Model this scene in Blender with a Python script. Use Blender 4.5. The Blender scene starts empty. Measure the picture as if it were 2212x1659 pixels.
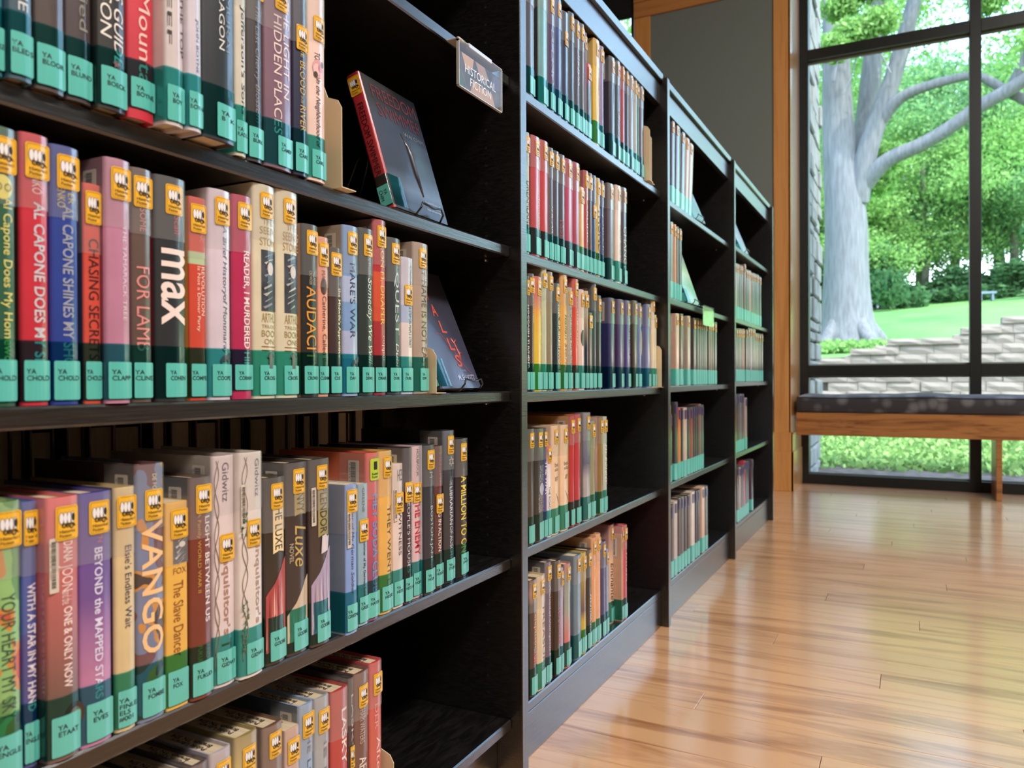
import bpy, math, random
import numpy as np
from mathutils import Matrix, Vector
random.seed(7); rng = np.random.default_rng(7)
SC = bpy.context.scene
COL = SC.collection

# ------------------------------------------------------------------ camera, world, sun, exposure
CAM_H, CAM_D = 0.7102, 0.6192
F_PX, YAW, PITCH, ROLL = 1683.2, 0.4742, 0.0053, -0.0039
def make_camera():
    fw = Vector((math.cos(YAW)*math.cos(PITCH), math.sin(YAW)*math.cos(PITCH), -math.sin(PITCH)))
    r0 = Vector((math.sin(YAW), -math.cos(YAW), 0)); u0 = r0.cross(fw)
    r = r0*math.cos(ROLL)+u0*math.sin(ROLL); u = -r0*math.sin(ROLL)+u0*math.cos(ROLL)
    cd = bpy.data.cameras.new('camera'); co = bpy.data.objects.new('camera', cd); COL.objects.link(co)
    m = Matrix((( r.x, u.x, -fw.x, 0.0), (r.y, u.y, -fw.y, -CAM_D), (r.z, u.z, -fw.z, CAM_H), (0, 0, 0, 1)))
    co.matrix_world = m
    cd.sensor_width = 36.0; cd.lens = F_PX/2212*36.0; cd.clip_start = 0.02; cd.clip_end = 300
    cd.dof.use_dof = True; cd.dof.focus_distance = 1.25; cd.dof.aperture_fstop = 7.0
    SC.camera = co
make_camera()

W = bpy.data.worlds.new('world'); SC.world = W; W.use_nodes = True
nt = W.node_tree; nt.nodes.clear()
sky = nt.nodes.new('ShaderNodeTexSky'); sky.sky_type = 'NISHITA'; sky.sun_disc = False
sky.sun_elevation = math.radians(58); sky.sun_rotation = math.radians(220); sky.air_density = 1.3; sky.dust_density = 1.5
bgn = nt.nodes.new('ShaderNodeBackground'); bgn.inputs['Strength'].default_value = 1.25
wo = nt.nodes.new('ShaderNodeOutputWorld')
nt.links.new(sky.outputs[0], bgn.inputs[0]); nt.links.new(bgn.outputs[0], wo.inputs[0])

sd = bpy.data.lights.new('sun', 'SUN'); sd.energy = 4.6; sd.angle = math.radians(0.6); sd.color = (1, 0.95, 0.86)
so = bpy.data.objects.new('sun', sd); COL.objects.link(so)
so.rotation_euler = Vector((-0.42, -0.5, 0.86)).to_track_quat('Z', 'Y').to_euler()

VS = SC.view_settings
VS.view_transform = 'Standard'; VS.look = 'None'; VS.gamma = 1.0; VS.exposure = 0.0; VS.use_curve_mapping = False
CEIL_W = 84.0

# ------------------------------------------------------------------ helpers
def lin(h):
    h = h.strip('#'); out = []
    for i in (0, 2, 4):
        c = int(h[i:i+2], 16)/255
        out.append(c/12.92 if c <= 0.04045 else ((c+0.055)/1.055)**2.4)
    return (out[0], out[1], out[2], 1.0)

def newmat(name):
    m = bpy.data.materials.new(name); m.use_nodes = True
    n = m.node_tree; b = n.nodes['Principled BSDF']
    return m, n, b

def N(n, t, **kw):
    x = n.nodes.new(t)
    for k, v in kw.items():
        if k in x.inputs: x.inputs[k].default_value = v
        else: setattr(x, k, v)
    return x

_mc = {}
def mat(name, hexc, rough=0.5, coat=0.0, coat_r=0.1, metal=0.0, spec=0.5, bump=0.0, bscale=200.0, vary=0.0, vscale=8.0, stretch=(1, 1, 1)):
    key = (name, hexc, rough, coat, metal, bump, vary)
    if key in _mc: return _mc[key]
    m, n, b = newmat(name)
    b.inputs['Base Color'].default_value = lin(hexc); b.inputs['Roughness'].default_value = rough
    b.inputs['Coat Weight'].default_value = coat; b.inputs['Coat Roughness'].default_value = coat_r; b.inputs['Coat IOR'].default_value = 1.6
    b.inputs['Metallic'].default_value = metal; b.inputs['Specular IOR Level'].default_value = spec
    L = n.links
    if bump or vary:
        tc = N(n, 'ShaderNodeTexCoord'); mp = N(n, 'ShaderNodeMapping'); mp.inputs['Scale'].default_value = stretch
        L.new(tc.outputs['Object'], mp.inputs[0])
    if bump:
        nz = N(n, 'ShaderNodeTexNoise', Scale=bscale, Detail=4.0); bp = N(n, 'ShaderNodeBump', Strength=bump, Distance=0.002)
        L.new(mp.outputs[0], nz.inputs['Vector']); L.new(nz.outputs['Fac'], bp.inputs['Height']); L.new(bp.outputs[0], b.inputs['Normal'])
    if vary:
        nz2 = N(n, 'ShaderNodeTexNoise', Scale=vscale, Detail=5.0); L.new(mp.outputs[0], nz2.inputs['Vector'])
        mr = N(n, 'ShaderNodeMapRange'); mr.inputs[1].default_value = 0.3; mr.inputs[2].default_value = 0.7
        mr.inputs[3].default_value = 1-vary; mr.inputs[4].default_value = 1+vary
        L.new(nz2.outputs['Fac'], mr.inputs[0])
        mx = N(n, 'ShaderNodeVectorMath', operation='SCALE'); mx.inputs[0].default_value = lin(hexc)[:3]
        L.new(mr.outputs[0], mx.inputs['Scale']); L.new(mx.outputs[0], b.inputs['Base Color'])
    _mc[key] = m
    return m

def mesh(name, vs, fs, smooth=None):
    me = bpy.data.meshes.new(name); me.from_pydata([tuple(v) for v in vs], [], fs)
    if smooth is not None:
        for i, p in enumerate(me.polygons): p.use_smooth = smooth if isinstance(smooth, bool) else smooth[i]
    me.update(); return me

def obj(name, me, m=None, parent=None, loc=(0, 0, 0), rot=(0, 0, 0)):
    o = bpy.data.objects.new(name, me); COL.objects.link(o)
    if m is not None and not me.materials: me.materials.append(m)
    if parent is not None: o.parent = parent
    o.location = loc; o.rotation_euler = rot
    return o

def tag(o, label=None, cat=None, group=None, kind=None):
    if label: o['label'] = label
    if cat: o['category'] = cat
    if group: o['group'] = group
    if kind: o['kind'] = kind
    return o

def empty(name, loc=(0, 0, 0), rot=(0, 0, 0), parent=None):
    o = bpy.data.objects.new(name, None); COL.objects.link(o); o.location = loc; o.rotation_euler = rot
    o.empty_display_size = 0.05
    if parent: o.parent = parent
    return o

class MB:
    def __init__(s): s.v = []; s.f = []; s.sm = []
    def add(s, vs, fs, sm=False):
        k = len(s.v); s.v += [tuple(v) for v in vs]; s.f += [tuple(i+k for i in f) for f in fs]; s.sm += [sm]*len(fs); return s
    def box(s, x0, x1, y0, y1, z0, z1, b=0.0):
        if b <= 0:
            vs = [(x, y, z) for x in (x0, x1) for y in (y0, y1) for z in (z0, z1)]
            return s.add(vs, [(0, 1, 3, 2), (4, 6, 7, 5), (0, 4, 5, 1), (2, 3, 7, 6), (0, 2, 6, 4), (1, 5, 7, 3)])
        # bevelled box: 24 vertices
        vs = []; idx = {}
        def V(x, y, z):
            k = (round(x, 6), round(y, 6), round(z, 6))
            if k not in idx: idx[k] = len(vs); vs.append(k)
            return idx[k]
        X = (x0, x1); Y = (y0, y1); Z = (z0, z1); sg = (1, -1); fs = []
        def P(ax, i, j, k): # vertex near corner ijk lying on face 'ax'
            c = [X[i]+(0 if ax == 0 else sg[i]*b), Y[j]+(0 if ax == 1 else sg[j]*b), Z[k]+(0 if ax == 2 else sg[k]*b)]
            return V(*c)
        for i in (0, 1):
            q = [P(0, i, 0, 0), P(0, i, 1, 0), P(0, i, 1, 1), P(0, i, 0, 1)]; fs.append(tuple(q if i else q[::-1]))
            q = [P(1, 0, i, 0), P(1, 1, i, 0), P(1, 1, i, 1), P(1, 0, i, 1)]; fs.append(tuple(q[::-1] if i else q))
            q = [P(2, 0, 0, i), P(2, 1, 0, i), P(2, 1, 1, i), P(2, 0, 1, i)]; fs.append(tuple(q if i else q[::-1]))
        for i in (0, 1):
            for j in (0, 1):
                q = [P(0, i, j, 0), P(0, i, j, 1), P(1, i, j, 1), P(1, i, j, 0)]; fs.append(tuple(q if (i ^ j) else q[::-1]))
                q = [P(0, i, 0, j), P(0, i, 1, j), P(2, i, 1, j), P(2, i, 0, j)]; fs.append(tuple(q[::-1] if (i ^ j) else q))
                q = [P(1, 0, i, j), P(1, 1, i, j), P(2, 1, i, j), P(2, 0, i, j)]; fs.append(tuple(q if (i ^ j) else q[::-1]))
        for i in (0, 1):
            for j in (0, 1):
                for k in (0, 1):
                    q = [P(0, i, j, k), P(1, i, j, k), P(2, i, j, k)]; fs.append(tuple(q if (i+j+k) % 2 else q[::-1]))
        return s.add(vs, fs)
    def poly(s, pts, y0, y1):
        """outline pts (x,z) extruded from y0 to y1"""
        n = len(pts); vs = [(p[0], y0, p[1]) for p in pts]+[(p[0], y1, p[1]) for p in pts]
        return s.add(vs, [tuple(range(n)), tuple(range(2*n-1, n-1, -1))]+[((i+1) % n, i, i+n, (i+1) % n+n) for i in range(n)])
    def tube(s, path, rad, seg=8, caps=True):
        path = [Vector(p) for p in path]; n = len(path)
        if not hasattr(rad, '__len__'): rad = [rad]*n
        vs = []; up = Vector((0, 0, 1)); prev = None
        for i, p in enumerate(path):
            d = (path[min(i+1, n-1)]-path[max(i-1, 0)]).normalized()
            if prev is None: a = d.cross(up if abs(d.z) < 0.9 else Vector((1, 0, 0))).normalized()
            else: a = (prev-d*prev.dot(d)).normalized()
            prev = a; b = d.cross(a)
            for k in range(seg):
                t = 2*math.pi*k/seg; vs.append(p+(a*math.cos(t)+b*math.sin(t))*rad[i])
        fs = [(i*seg+k, i*seg+(k+1) % seg, (i+1)*seg+(k+1) % seg, (i+1)*seg+k) for i in range(n-1) for k in range(seg)]
        if caps: fs += [tuple(range(seg))[::-1], tuple(range((n-1)*seg, n*seg))]
        return s.add(vs, fs, True)
    def mesh(s, name='m'): return mesh(name, s.v, s.f, s.sm)
    def build(s, name, m, parent=None, loc=(0, 0, 0), rot=(0, 0, 0)): return obj(name, s.mesh(name), m, parent, loc, rot)

def bx(name, m, x0, x1, y0, y1, z0, z1, parent=None, b=0.0): return MB().box(x0, x1, y0, y1, z0, z1, b).build(name, m, parent)
def rrect(x0, x1, z0, z1, r, seg=4):
    pts = []
    for cx, cz, a0 in ((x1-r, z0+r, -90), (x1-r, z1-r, 0), (x0+r, z1-r, 90), (x0+r, z0+r, 180)):
        for k in range(seg+1):
            a = math.radians(a0+90*k/seg); pts.append((cx+r*math.cos(a), cz+r*math.sin(a)))
    return pts
def ell(cx, cz, rx, rz, n=16): return [(cx+rx*math.cos(2*math.pi*k/n), cz+rz*math.sin(2*math.pi*k/n)) for k in range(n)]

# ------------------------------------------------------------------ shared materials
def black_wood():
    m, n, b = newmat('black_stained_wood'); L = n.links
    tc = N(n, 'ShaderNodeTexCoord'); mp = N(n, 'ShaderNodeMapping'); mp.inputs['Scale'].default_value = (3, 12, 60)
    nz = N(n, 'ShaderNodeTexNoise', Scale=6.0, Detail=7.0, Roughness=0.62, Distortion=0.6)
    L.new(tc.outputs['Object'], mp.inputs[0]); L.new(mp.outputs[0], nz.inputs['Vector'])
    cr = N(n, 'ShaderNodeValToRGB'); cr.color_ramp.elements[0].position = 0.42; cr.color_ramp.elements[0].color = (0.0022, 0.002, 0.002, 1)
    cr.color_ramp.elements[1].position = 0.62; cr.color_ramp.elements[1].color = (0.010, 0.0085, 0.008, 1)
    L.new(nz.outputs['Fac'], cr.inputs[0]); L.new(cr.outputs[0], b.inputs['Base Color'])
    bp = N(n, 'ShaderNodeBump', Strength=0.35, Distance=0.0008); L.new(nz.outputs['Fac'], bp.inputs['Height']); L.new(bp.outputs[0], b.inputs['Normal'])
    b.inputs['Roughness'].default_value = 0.38; b.inputs['Coat Weight'].default_value = 1.0; b.inputs['Coat Roughness'].default_value = 0.20; b.inputs['Coat IOR'].default_value = 1.7; L.new(bp.outputs[0], b.inputs['Coat Normal'])
    return m
M_BLACK = black_wood()
def wood(name, c0, c1, axis='z', rough=0.35, coat=0.0, scale=3.0, rnd=0.0):
    m, n, b = newmat(name); L = n.links
    tc = N(n, 'ShaderNodeTexCoord'); mp = N(n, 'ShaderNodeMapping')
    mp.inputs['Scale'].default_value = {'x': (0.7, 9, 9), 'y': (9, 0.7, 9), 'z': (9, 9, 0.5)}[axis]
    src = tc.outputs['Object']
    if rnd:
        oi = N(n, 'ShaderNodeObjectInfo'); cm = N(n, 'ShaderNodeCombineXYZ'); mu = N(n, 'ShaderNodeMath', operation='MULTIPLY'); mu.inputs[1].default_value = 37.0
        L.new(oi.outputs['Random'], mu.inputs[0]); [L.new(mu.outputs[0], cm.inputs[i]) for i in range(3)]
        va = N(n, 'ShaderNodeVectorMath', operation='ADD'); L.new(src, va.inputs[0]); L.new(cm.outputs[0], va.inputs[1]); src = va.outputs[0]
    L.new(src, mp.inputs[0])
    nz = N(n, 'ShaderNodeTexNoise', Scale=scale, Detail=8.0, Roughness=0.6, Distortion=1.4); L.new(mp.outputs[0], nz.inputs['Vector'])
    cr = N(n, 'ShaderNodeValToRGB'); e = cr.color_ramp.elements
    e[0].position = 0.30; e[0].color = lin(c1); e[1].position = 0.52; e[1].color = lin(c0)
    L.new(nz.outputs['Fac'], cr.inputs[0]); out = cr.outputs[0]
    if rnd:
        hs = N(n, 'ShaderNodeHueSaturation'); mr = N(n, 'ShaderNodeMapRange'); mr.inputs[3].default_value = 1-rnd; mr.inputs[4].default_value = 1+rnd
        L.new(oi.outputs['Random'], mr.inputs[0]); L.new(mr.outputs[0], hs.inputs['Value']); L.new(out, hs.inputs['Color']); out = hs.outputs[0]
    L.new(out, b.inputs['Base Color'])
    b.inputs['Roughness'].default_value = rough; b.inputs['Coat Weight'].default_value = coat; b.inputs['Coat Roughness'].default_value = 0.14
    bp = N(n, 'ShaderNodeBump', Strength=0.08, Distance=0.001); L.new(nz.outputs['Fac'], bp.inputs['Height']); L.new(bp.outputs[0], b.inputs['Normal'])
    return m
M_TRIM = wood('orange_stained_trim', 'dc9c58', 'c48444', 'z', 0.45, 0.3, 2.0)
M_TRIMY = wood('orange_stained_header', 'cc8c50', 'b07440', 'y', 0.45, 0.3, 2.0)
M_JAMB = wood('orange_jamb', 'dc9c58', 'c48444', 'z', 0.35, 1.0, 2.0); M_JAMB.node_tree.nodes['Principled BSDF'].inputs['Coat IOR'].default_value = 1.8
M_BENCH = wood('oak_bench_board', 'ac7440', '6c3c18', 'y', 0.4, 0.3, 3.0)
M_FLOOR = wood('maple_floorboard', 'dca878', 'a46c40', 'y', 0.34, 1.0, 1.5, 0.05); M_FLOOR.node_tree.nodes['Principled BSDF'].inputs['Coat IOR'].default_value = 2.0; M_FLOOR.node_tree.nodes['Principled BSDF'].inputs['Coat Roughness'].default_value = 0.15
M_FRAME = mat('black_window_frame', '171c1c', 0.4, spec=0.5)
M_PAGE = mat('page_paper', 'c8b494', 0.8, bump=0.25, bscale=60, stretch=(40, 1, 1), vary=0.12, vscale=6)
M_BEIGE = mat('beige_painted_steel', 'd8c4a0', 0.4, coat=0.2)
M_TEAL = mat('teal_label_paper', '58bcb0', 0.35, coat=0.8, coat_r=0.16, bump=0.08, bscale=40, vary=0.05, vscale=30)
M_YEL = mat('yellow_genre_sticker', 'eeb42c', 0.35, coat=0.7)
M_LIME = mat('lime_genre_sticker', 'b4cc38', 0.35, coat=0.7)
M_PURP = mat('purple_genre_sticker', '3c3060', 0.35, coat=0.7)
M_INK = mat('black_ink', '17171a', 0.5)
M_WHITE = mat('white_ink', 'e8e4e4', 0.5)
M_BARW = mat('barcode_paper', 'd0c4b4', 0.4, coat=0.5)
M_WIRE = mat('black_wire', '0c0c0d', 0.25, spec=0.7)
M_METAL = mat('shelf_pin_metal', '9c9c98', 0.35, metal=1.0)
def film(name, col, haze=0.0, rough=0.09, ior=1.45):
    m = bpy.data.materials.new(name); m.use_nodes = True; n = m.node_tree; n.nodes.clear(); L = n.links
    tr = N(n, 'ShaderNodeBsdfTransparent'); tr.inputs[0].default_value = (*col, 1)
    last = tr.outputs[0]
    if haze:
        df = N(n, 'ShaderNodeBsdfDiffuse'); df.inputs[0].default_value = (0.8, 0.8, 0.8, 1); mh = N(n, 'ShaderNodeMixShader'); mh.inputs[0].default_value = haze
        L.new(last, mh.inputs[1]); L.new(df.outputs[0], mh.inputs[2]); last = mh.outputs[0]
    gl = N(n, 'ShaderNodeBsdfGlossy', Roughness=rough); gl.inputs[0].default_value = (1, 1, 1, 1)
    fr = N(n, 'ShaderNodeFresnel', IOR=1.45); ge = N(n, 'ShaderNodeNewGeometry'); mr = N(n, 'ShaderNodeMapRange')
    mr.inputs[3].default_value = ior; mr.inputs[4].default_value = 1/ior
    L.new(ge.outputs['Backfacing'], mr.inputs[0]); L.new(mr.outputs[0], fr.inputs['IOR'])
    if rough > 0.05:
        tc = N(n, 'ShaderNodeTexCoord'); nz = N(n, 'ShaderNodeTexNoise', Scale=45.0, Detail=2.0); bp = N(n, 'ShaderNodeBump', Strength=0.12, Distance=0.002)
        L.new(tc.outputs['Object'], nz.inputs['Vector']); L.new(nz.outputs['Fac'], bp.inputs['Height'])
        L.new(bp.outputs[0], gl.inputs['Normal']); L.new(bp.outputs[0], fr.inputs['Normal'])
    mx = N(n, 'ShaderNodeMixShader'); L.new(fr.outputs[0], mx.inputs[0]); L.new(last, mx.inputs[1]); L.new(gl.outputs[0], mx.inputs[2])
    o = N(n, 'ShaderNodeOutputMaterial'); L.new(mx.outputs[0], o.inputs[0]); return m
M_TAPE = film('tinted_teal_tape', (0.20, 0.62, 0.60))
M_CLEAR = film('clear_protector_film', (0.96, 0.96, 0.96), 0.10)
M_GLASS = film('window_glass', (0.93, 0.97, 0.96), 0.0, 0.0)
M_ACRYL = film('clear_acrylic', (0.97, 0.98, 0.98), 0.0, 0.03, 1.18)

# book rows: bay, shelf, shelf height, [x, width, y, height, cover, lettering, call label, description, extras]
ROWS = [
(1,'top',0.95,[
(0.352, 0.0138, 0.0175, 0.216, '3a7f96', '', 'BLAKE', 'bright blue hardback cut by the picture edge', {}),
(0.3661, 0.0199, 0.0128, 0.222, '3c5866', 'BLED SOME@.35-.75@.35-.75@d8dcdc', 'BLEDS', 'slate blue jacketed hardback with white lettering', {}),
(0.3891, 0.0262, 0.0165, 0.216, '4b3d38', '', 'BLOOR', 'dark brown jacketed hardback with a worn foot', {}),
(0.4164, 0.0244, 0.0183, 0.222, '45393a', 'sified@.5-.72@.45-.8@8a8a80', 'BLUND', 'dark plum-brown hardback with faint grey lettering', {}),
(0.4412, 0.029, 0.0124, 0.228, '2a2624', "ASSASSIN'S GUIDE@.2-.82@.5-.85@f0ece4@i|TREASON@.35-.72@.1-.42@f0ece4@i", 'BOECK', 'black hardback with slanted white title and a glitter star sticker', {'star': 1}),
(0.4706, 0.0285, 0.012, 0.228, 'c8283c', 'of the Mounta@.15-.86@.35-.8@efc8c0', 'BOYNE', 'bright red hardback with pale pink title', {'foot': 'c8283c'}),
(0.4995, 0.0213, -0.0019, 0.222, 'cfc4c4', 'EEF EEEF@.1-.66@.1-.3@3a3a3a|THE BOY AT THE TOP@.05-.7@.75-.92@3c3c44', 'BOY', 'pale grey jacketed hardback with small dark spine lettering', {}),
(0.5212, 0.0172, -0.006, 0.216, 'cdc6d2', 'MAS@.25-.4@.2-.5@4a4a78|JOHN BOYNE@.5-.74@.45-.72@4a4a78', 'BOYN', 'slim pale lilac hardback with navy lettering', {}),
(0.5412, 0.0417, -0.0027, 0.228, '23282c', 'DRAGON@.3-.6@.45-.62@e4e4e0|SAMURAI@.25-.6@.66-.82@6f7676', 'B   K', 'thick charcoal hardback jutting past the shelf edge', {}),
(0.6028, 0.0162, 0.0184, 0.222, 'cfc9b8', "Jefferson's Sons@.28-.8@.35-.8@2a2a28@i", 'RADL', 'slim cream hardback with black italic title', {}),
(0.6231, 0.0234, 0.0219, 0.216, '3b3334', 'The Last Cherry Blossom@.2-.8@.35-.7@8e8a86@i', 'BURK', 'dark brown hardback with faint grey script', {'bar': 1}),
(0.6469, 0.0433, 0.0201, 0.216, '79596a', 'THE LIGHT IN@.1-.62@.62-.85@e8d6d0|HIDDEN PLACES@.2-.82@.28-.55@e8d6d0', 'CAMER', 'mauve hardback with two lines of thin white capitals', {'bar': 1}),
(0.6906, 0.0234, 0.0177, 0.216, '1c2040', 'NE@.3-.36@.4-.6@c8b060|BLOOD@.38-.56@.35-.75@d0a848|on the@.57-.61@.4-.6@d0a848@i|RIVER@.62-.76@.35-.75@d0a848', 'CARE', 'navy hardback with gold title', {'st': 0.19}),
(0.7164, 0.0313, 0.0198, 0.228, 'e6c8bc', 'TON@.32-.38@.3-.6@5a3c3c|In the Neighborhood of Tru@.46-.88@.3-.62@4a4448@i', 'CARL', 'pale pink hardback with a rose and dark script title', {'st': 0.13, 'rose': 1}),
]),
(1,'second',0.69,[
(0.3561, 0.0235, 0.027, 0.2233, '24583e', 'Al Capone Does My Homewo@.25-.84@.42-.85@e8dc78', 'CHOLD', 'dark green book with yellow title', {'disc': 'e4d86a'}),
(0.3832, 0.0234, 0.027, 0.2246, 'c42438', 'ENKO@.14-.22@.35-.7@e8c8c8|AL CAPONE DOES MY SH@.25-.86@.4-.82@c8c8d0@b', 'CHOLD', 'bright red book with silver capitals', {'side': '3a2420'}),
(0.4082, 0.0251, 0.027, 0.2214, '203a92', 'ENKO@.16-.24@.2-.45@c8b87c|ER@.18-.22@.55-.8@c8b87c|AL CAPONE SHINES MY SHOE@.23-.88@.35-.75@9ba0b0@b', 'CHOLD', 'royal blue book with grey capitals', {}),
(0.4372, 0.0164, 0.027, 0.1948, 'cc4a38', 'KO@.13-.19@.4-.7@e8b0a0|CHASING SECRETS@.25-.8@.25-.85@3a1c20', 'CHOLD', 'small orange-red book with dark condensed title', {'side': '2c3a4c'}),
(0.454, 0.0252, 0.021, 0.2211, 'b87c98', 'THE TAMARACK TREE@.27-.66@.62-.8@e8d0dc', 'CLAPP', 'tall mauve pink hardback with pale title', {'bar': 1, 'side': '7c4458'}),
(0.4846, 0.0219, 0.027, 0.2202, '5e4a42', 'SOME@.17-.27@.35-.65@d08c88|FOR LAMB@.42-.78@.2-.85@e08c88', 'CLINE', 'brown hardback with pink title', {}),
(0.5101, 0.0354, 0.027, 0.2196, '24262a', 'h-Scall@.13-.25@.55-.78@c03848|max@.32-.66@.15-.95@f0dcd4@b', 'COHEN', 'thick black book with big white blackletter title', {'side': '7a1426'}),
(0.5529, 0.0208, 0.031, 0.2076, 'c8442e,.27b0c49a,.33c8442e', 'INC@.17-.22@.6-.8@e89080|REVOLUTION@.34-.58@.68-.9@f0dcc8|Is Not a Dinner Party@.34-.66@.38-.62@f0dcc8', 'COMFE', 'slim orange-red book with green band and white title', {'side': 'd89a48'}),
(0.574, 0.0294, 0.027, 0.2202, 'd2c4d0', 'A Brief History@.17-.5@.5-.78@54546c@i|of Montmaray@.5-.78@.5-.78@54546c@i', 'COOPE', 'pale lilac hardback with thin script title', {'emb': 1}),
(0.606, 0.0276, 0.027, 0.2206, 'b02050', 'READER, I MURDERED HIM@.27-.85@.42-.82@ecd8dc@b', 'CORNW', 'crimson hardback with bold white title', {'side': '2c2030', 'foot': 'b02050'}),
(0.635, 0.0338, 0.027, 0.2392, 'd4cbb0', 'THE@.155-.185@.35-.9@b09860@h|SEEIN@.196-.23@.25-.97@b09860@h|STON@.247-.284@.25-.97@b09860@h|ARTHU@.60-.643@.3-.97@a08850@h|TRILOG@.654-.67@.3-.97@a08850@h|BOO@.68-.71@.3-.92@a08850@h|ON@.72-.745@.4-.9@a08850@h', 'CROSS', 'cream hardback with ink drawing on its spine, beside the red book', {'pic': (0.305, 0.59), 'emb2': 1}),
(0.6702, 0.0355, 0.027, 0.2401, 'd4cbb0', 'THE@.16-.19@.4-.9@b09860@h|SEEING@.2-.24@.25-1@b09860@h|STONE@.252-.29@.25-1@b09860@h|ARTHU@.60-.643@.3-.97@a08850@h|TRILOG@.654-.67@.3-.97@a08850@h|BOOK@.68-.71@.3-.97@a08850@h|ONE@.72-.745@.4-.95@a08850@h', 'CROSS', 'cream hardback with ink drawing on its spine, beside the black and orange book', {'pic': (0.305, 0.59), 'emb2': 1}),
(0.7136, 0.0267, 0.027, 0.2082, '20201e', 'MELANIE@.27-.35@.6-.78@b4a890|CROWDER@.27-.35@.35-.52@b4a890|AUDACITY@.36-.85@.2-.82@e09838', 'CROWD', 'black paperback with orange title', {'side': 'b47a50', 'bar': 1}),
(0.7407, 0.0185, 0.027, 0.1968, 'e09a80', 'MAN@.21-.29@.3-.65@8a5450|Catherine, Called Bird@.37-.84@.3-.75@5c3430', 'CUSHM', 'slim salmon paperback with dark title', {'oval': 1}),
(0.7618, 0.0224, 0.027, 0.1872, '3c2624', "the Midwife's Apprentice@.27-.74@.6-.92@e8e0a8@b", 'CUS', 'small dark brown paperback with cream title', {'bar': 1}),
(0.7846, 0.0301, 0.024, 0.2187, '7a9cc8,.3a8b8d8,.45789cc8,.62a8b4d4,.788aa0cc', "MARE'S WAR@.22-.66@.35-.72@30365c", 'DAV', 'sky blue hardback with navy capitals', {'side': 'a08c74', 'bar': 1, 'emb': 1}),
(0.8204, 0.0307, 0.027, 0.2217, '26302c', 'DeWoskin@.16-.3@.5-.75@9aa098@i|Someday We Will F@.3-.86@.4-.85@dce4d4@i', 'DEWO', 'very dark green hardback with white script title', {}),
(0.8522, 0.0271, 0.027, 0.2388, 'b03038,.3cc5030,.5c84c30,.58a02830', 'RON M. DRAPER@.14-.6@.42-.78@e8c050|copper sun@.66-.9@.5-.78@e8c8b8', 'DRAPE', 'tall red book with yellow lettering', {'bar': 1, 'side': '602020'}),
(0.8825, 0.0308, 0.027, 0.2192, '2e3438', 'QUEST@.22-.62@.4-.85@c8d0d0|Duble@.68-.86@.5-.8@d0d0c8@i', 'DUBL', 'dark slate hardback with large pale capitals', {}),
(0.9155, 0.0277, 0.027, 0.1963, 'c8c4d4,.35a4b0cc,.48d8c8c4,.8b8bccc', 'CYNTHIA@.06-.2@.7-.9@50506c|A STEP ON MAPLE STREET@.36-.66@.6-.85@40506c', 'DUBL', 'small pale blue and pink book with low sticker', {'st': 0.2}),
(0.9456, 0.0391, 0.027, 0.2224, 'a89484', 'MY NAME IS NOT EASY@.13-.84@.45-.82@5c4c40', 'EDW', 'beige hardback with brown title, last before the bookend', {'bar': 1}),
]),
(1,'third',0.389,[
(0.3581, 0.024, 0.028, 0.2248, '*5c9050,.3888b870,.63c8883c,.74c05038', 'YOUR HEART MY SKY@.33-.78@.3-.78@284c3c', 'ENGLE', 'green book with orange and yellow blossoms', {}),
(0.3861, 0.0135, 0.0341, 0.2217, '4458a0,.5474a8c,.9606098', 'WITH A STAR IN MY HAND@.31-.79@.3-.8@e8e0e8@b', 'ENGLE', 'slim blue-violet book with white brush lettering', {}),
(0.4, 0.0289, 0.0231, 0.2231, 'e46c70,.8#6c5048', 'DANA@.17-.25@.45-.75@f4dcd8@b|JOON@.26-.36@.3-.75@f4dcd8|and the@.36-.41@.4-.7@f0d0cc|ONE & ONLY NOW@.42-.73@.45-.72@f4dcd8@b', 'ETAAT', 'wide coral pink hardback with white title', {'bar2': 1, 'face': 1}),
(0.4294, 0.0312, 0.0243, 0.2231, '46409a,.45#6a4a90,.75#b878a0', 'YN@.16-.2@.5-.65@c87078|BEYOND the MAPPED STARS@.22-.82@.4-.65@dcd8f0@b', 'EVES', 'violet to pink hardback with white capitals', {}),
(0.4642, 0.0213, 0.0249, 0.2238, 'd4bc8c', "Elsie's Endless Wait@.24-.58@.4-.75@303450", 'FINLE\nELS\n#001', 'aged cream paperback with dark serif title', {'side': '442c4c'}),
(0.4859, 0.0303, 0.0241, 0.2427, '*6c4850,.36707c9c,.62c88840,.7242383c', 'DE FOM@.04-.12@.5-.65@e8dcc4|VANGO@.22-.74@.15-.92@f0c48c@b', 'FOMBE', 'thick grey-blue and brown book with huge peach letters', {'bar': 1, 'side': '3a2a26', 'st': 0.1}),
(0.517, 0.026, 0.0238, 0.2025, 'e4b04c', 'FOX@.32-.35@.3-.9@8c5c30@h|The Slave Dancer@.385-.75@.3-.75@8c4c28', 'FOX', 'small yellow paperback with brown title and tiny portrait', {'pic': (0.17, 0.3)}),
(0.5436, 0.0277, 0.0212, 0.2241, '504444,.3#70281c', 'S LIGHT BETWEEN US@.14-.66@.6-.85@e8dcdc@b|A Family WORLD WAR II@.16-.52@.25-.42@c8a048|ANDRE@.76-.86@.62-.82@a8a040|FUKUDA@.76-.86@.28-.45@a8a040', 'FUKUD', 'grey to rust hardback with white and gold lettering', {'bar': 1, 'side': '2a2c28'}),
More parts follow.
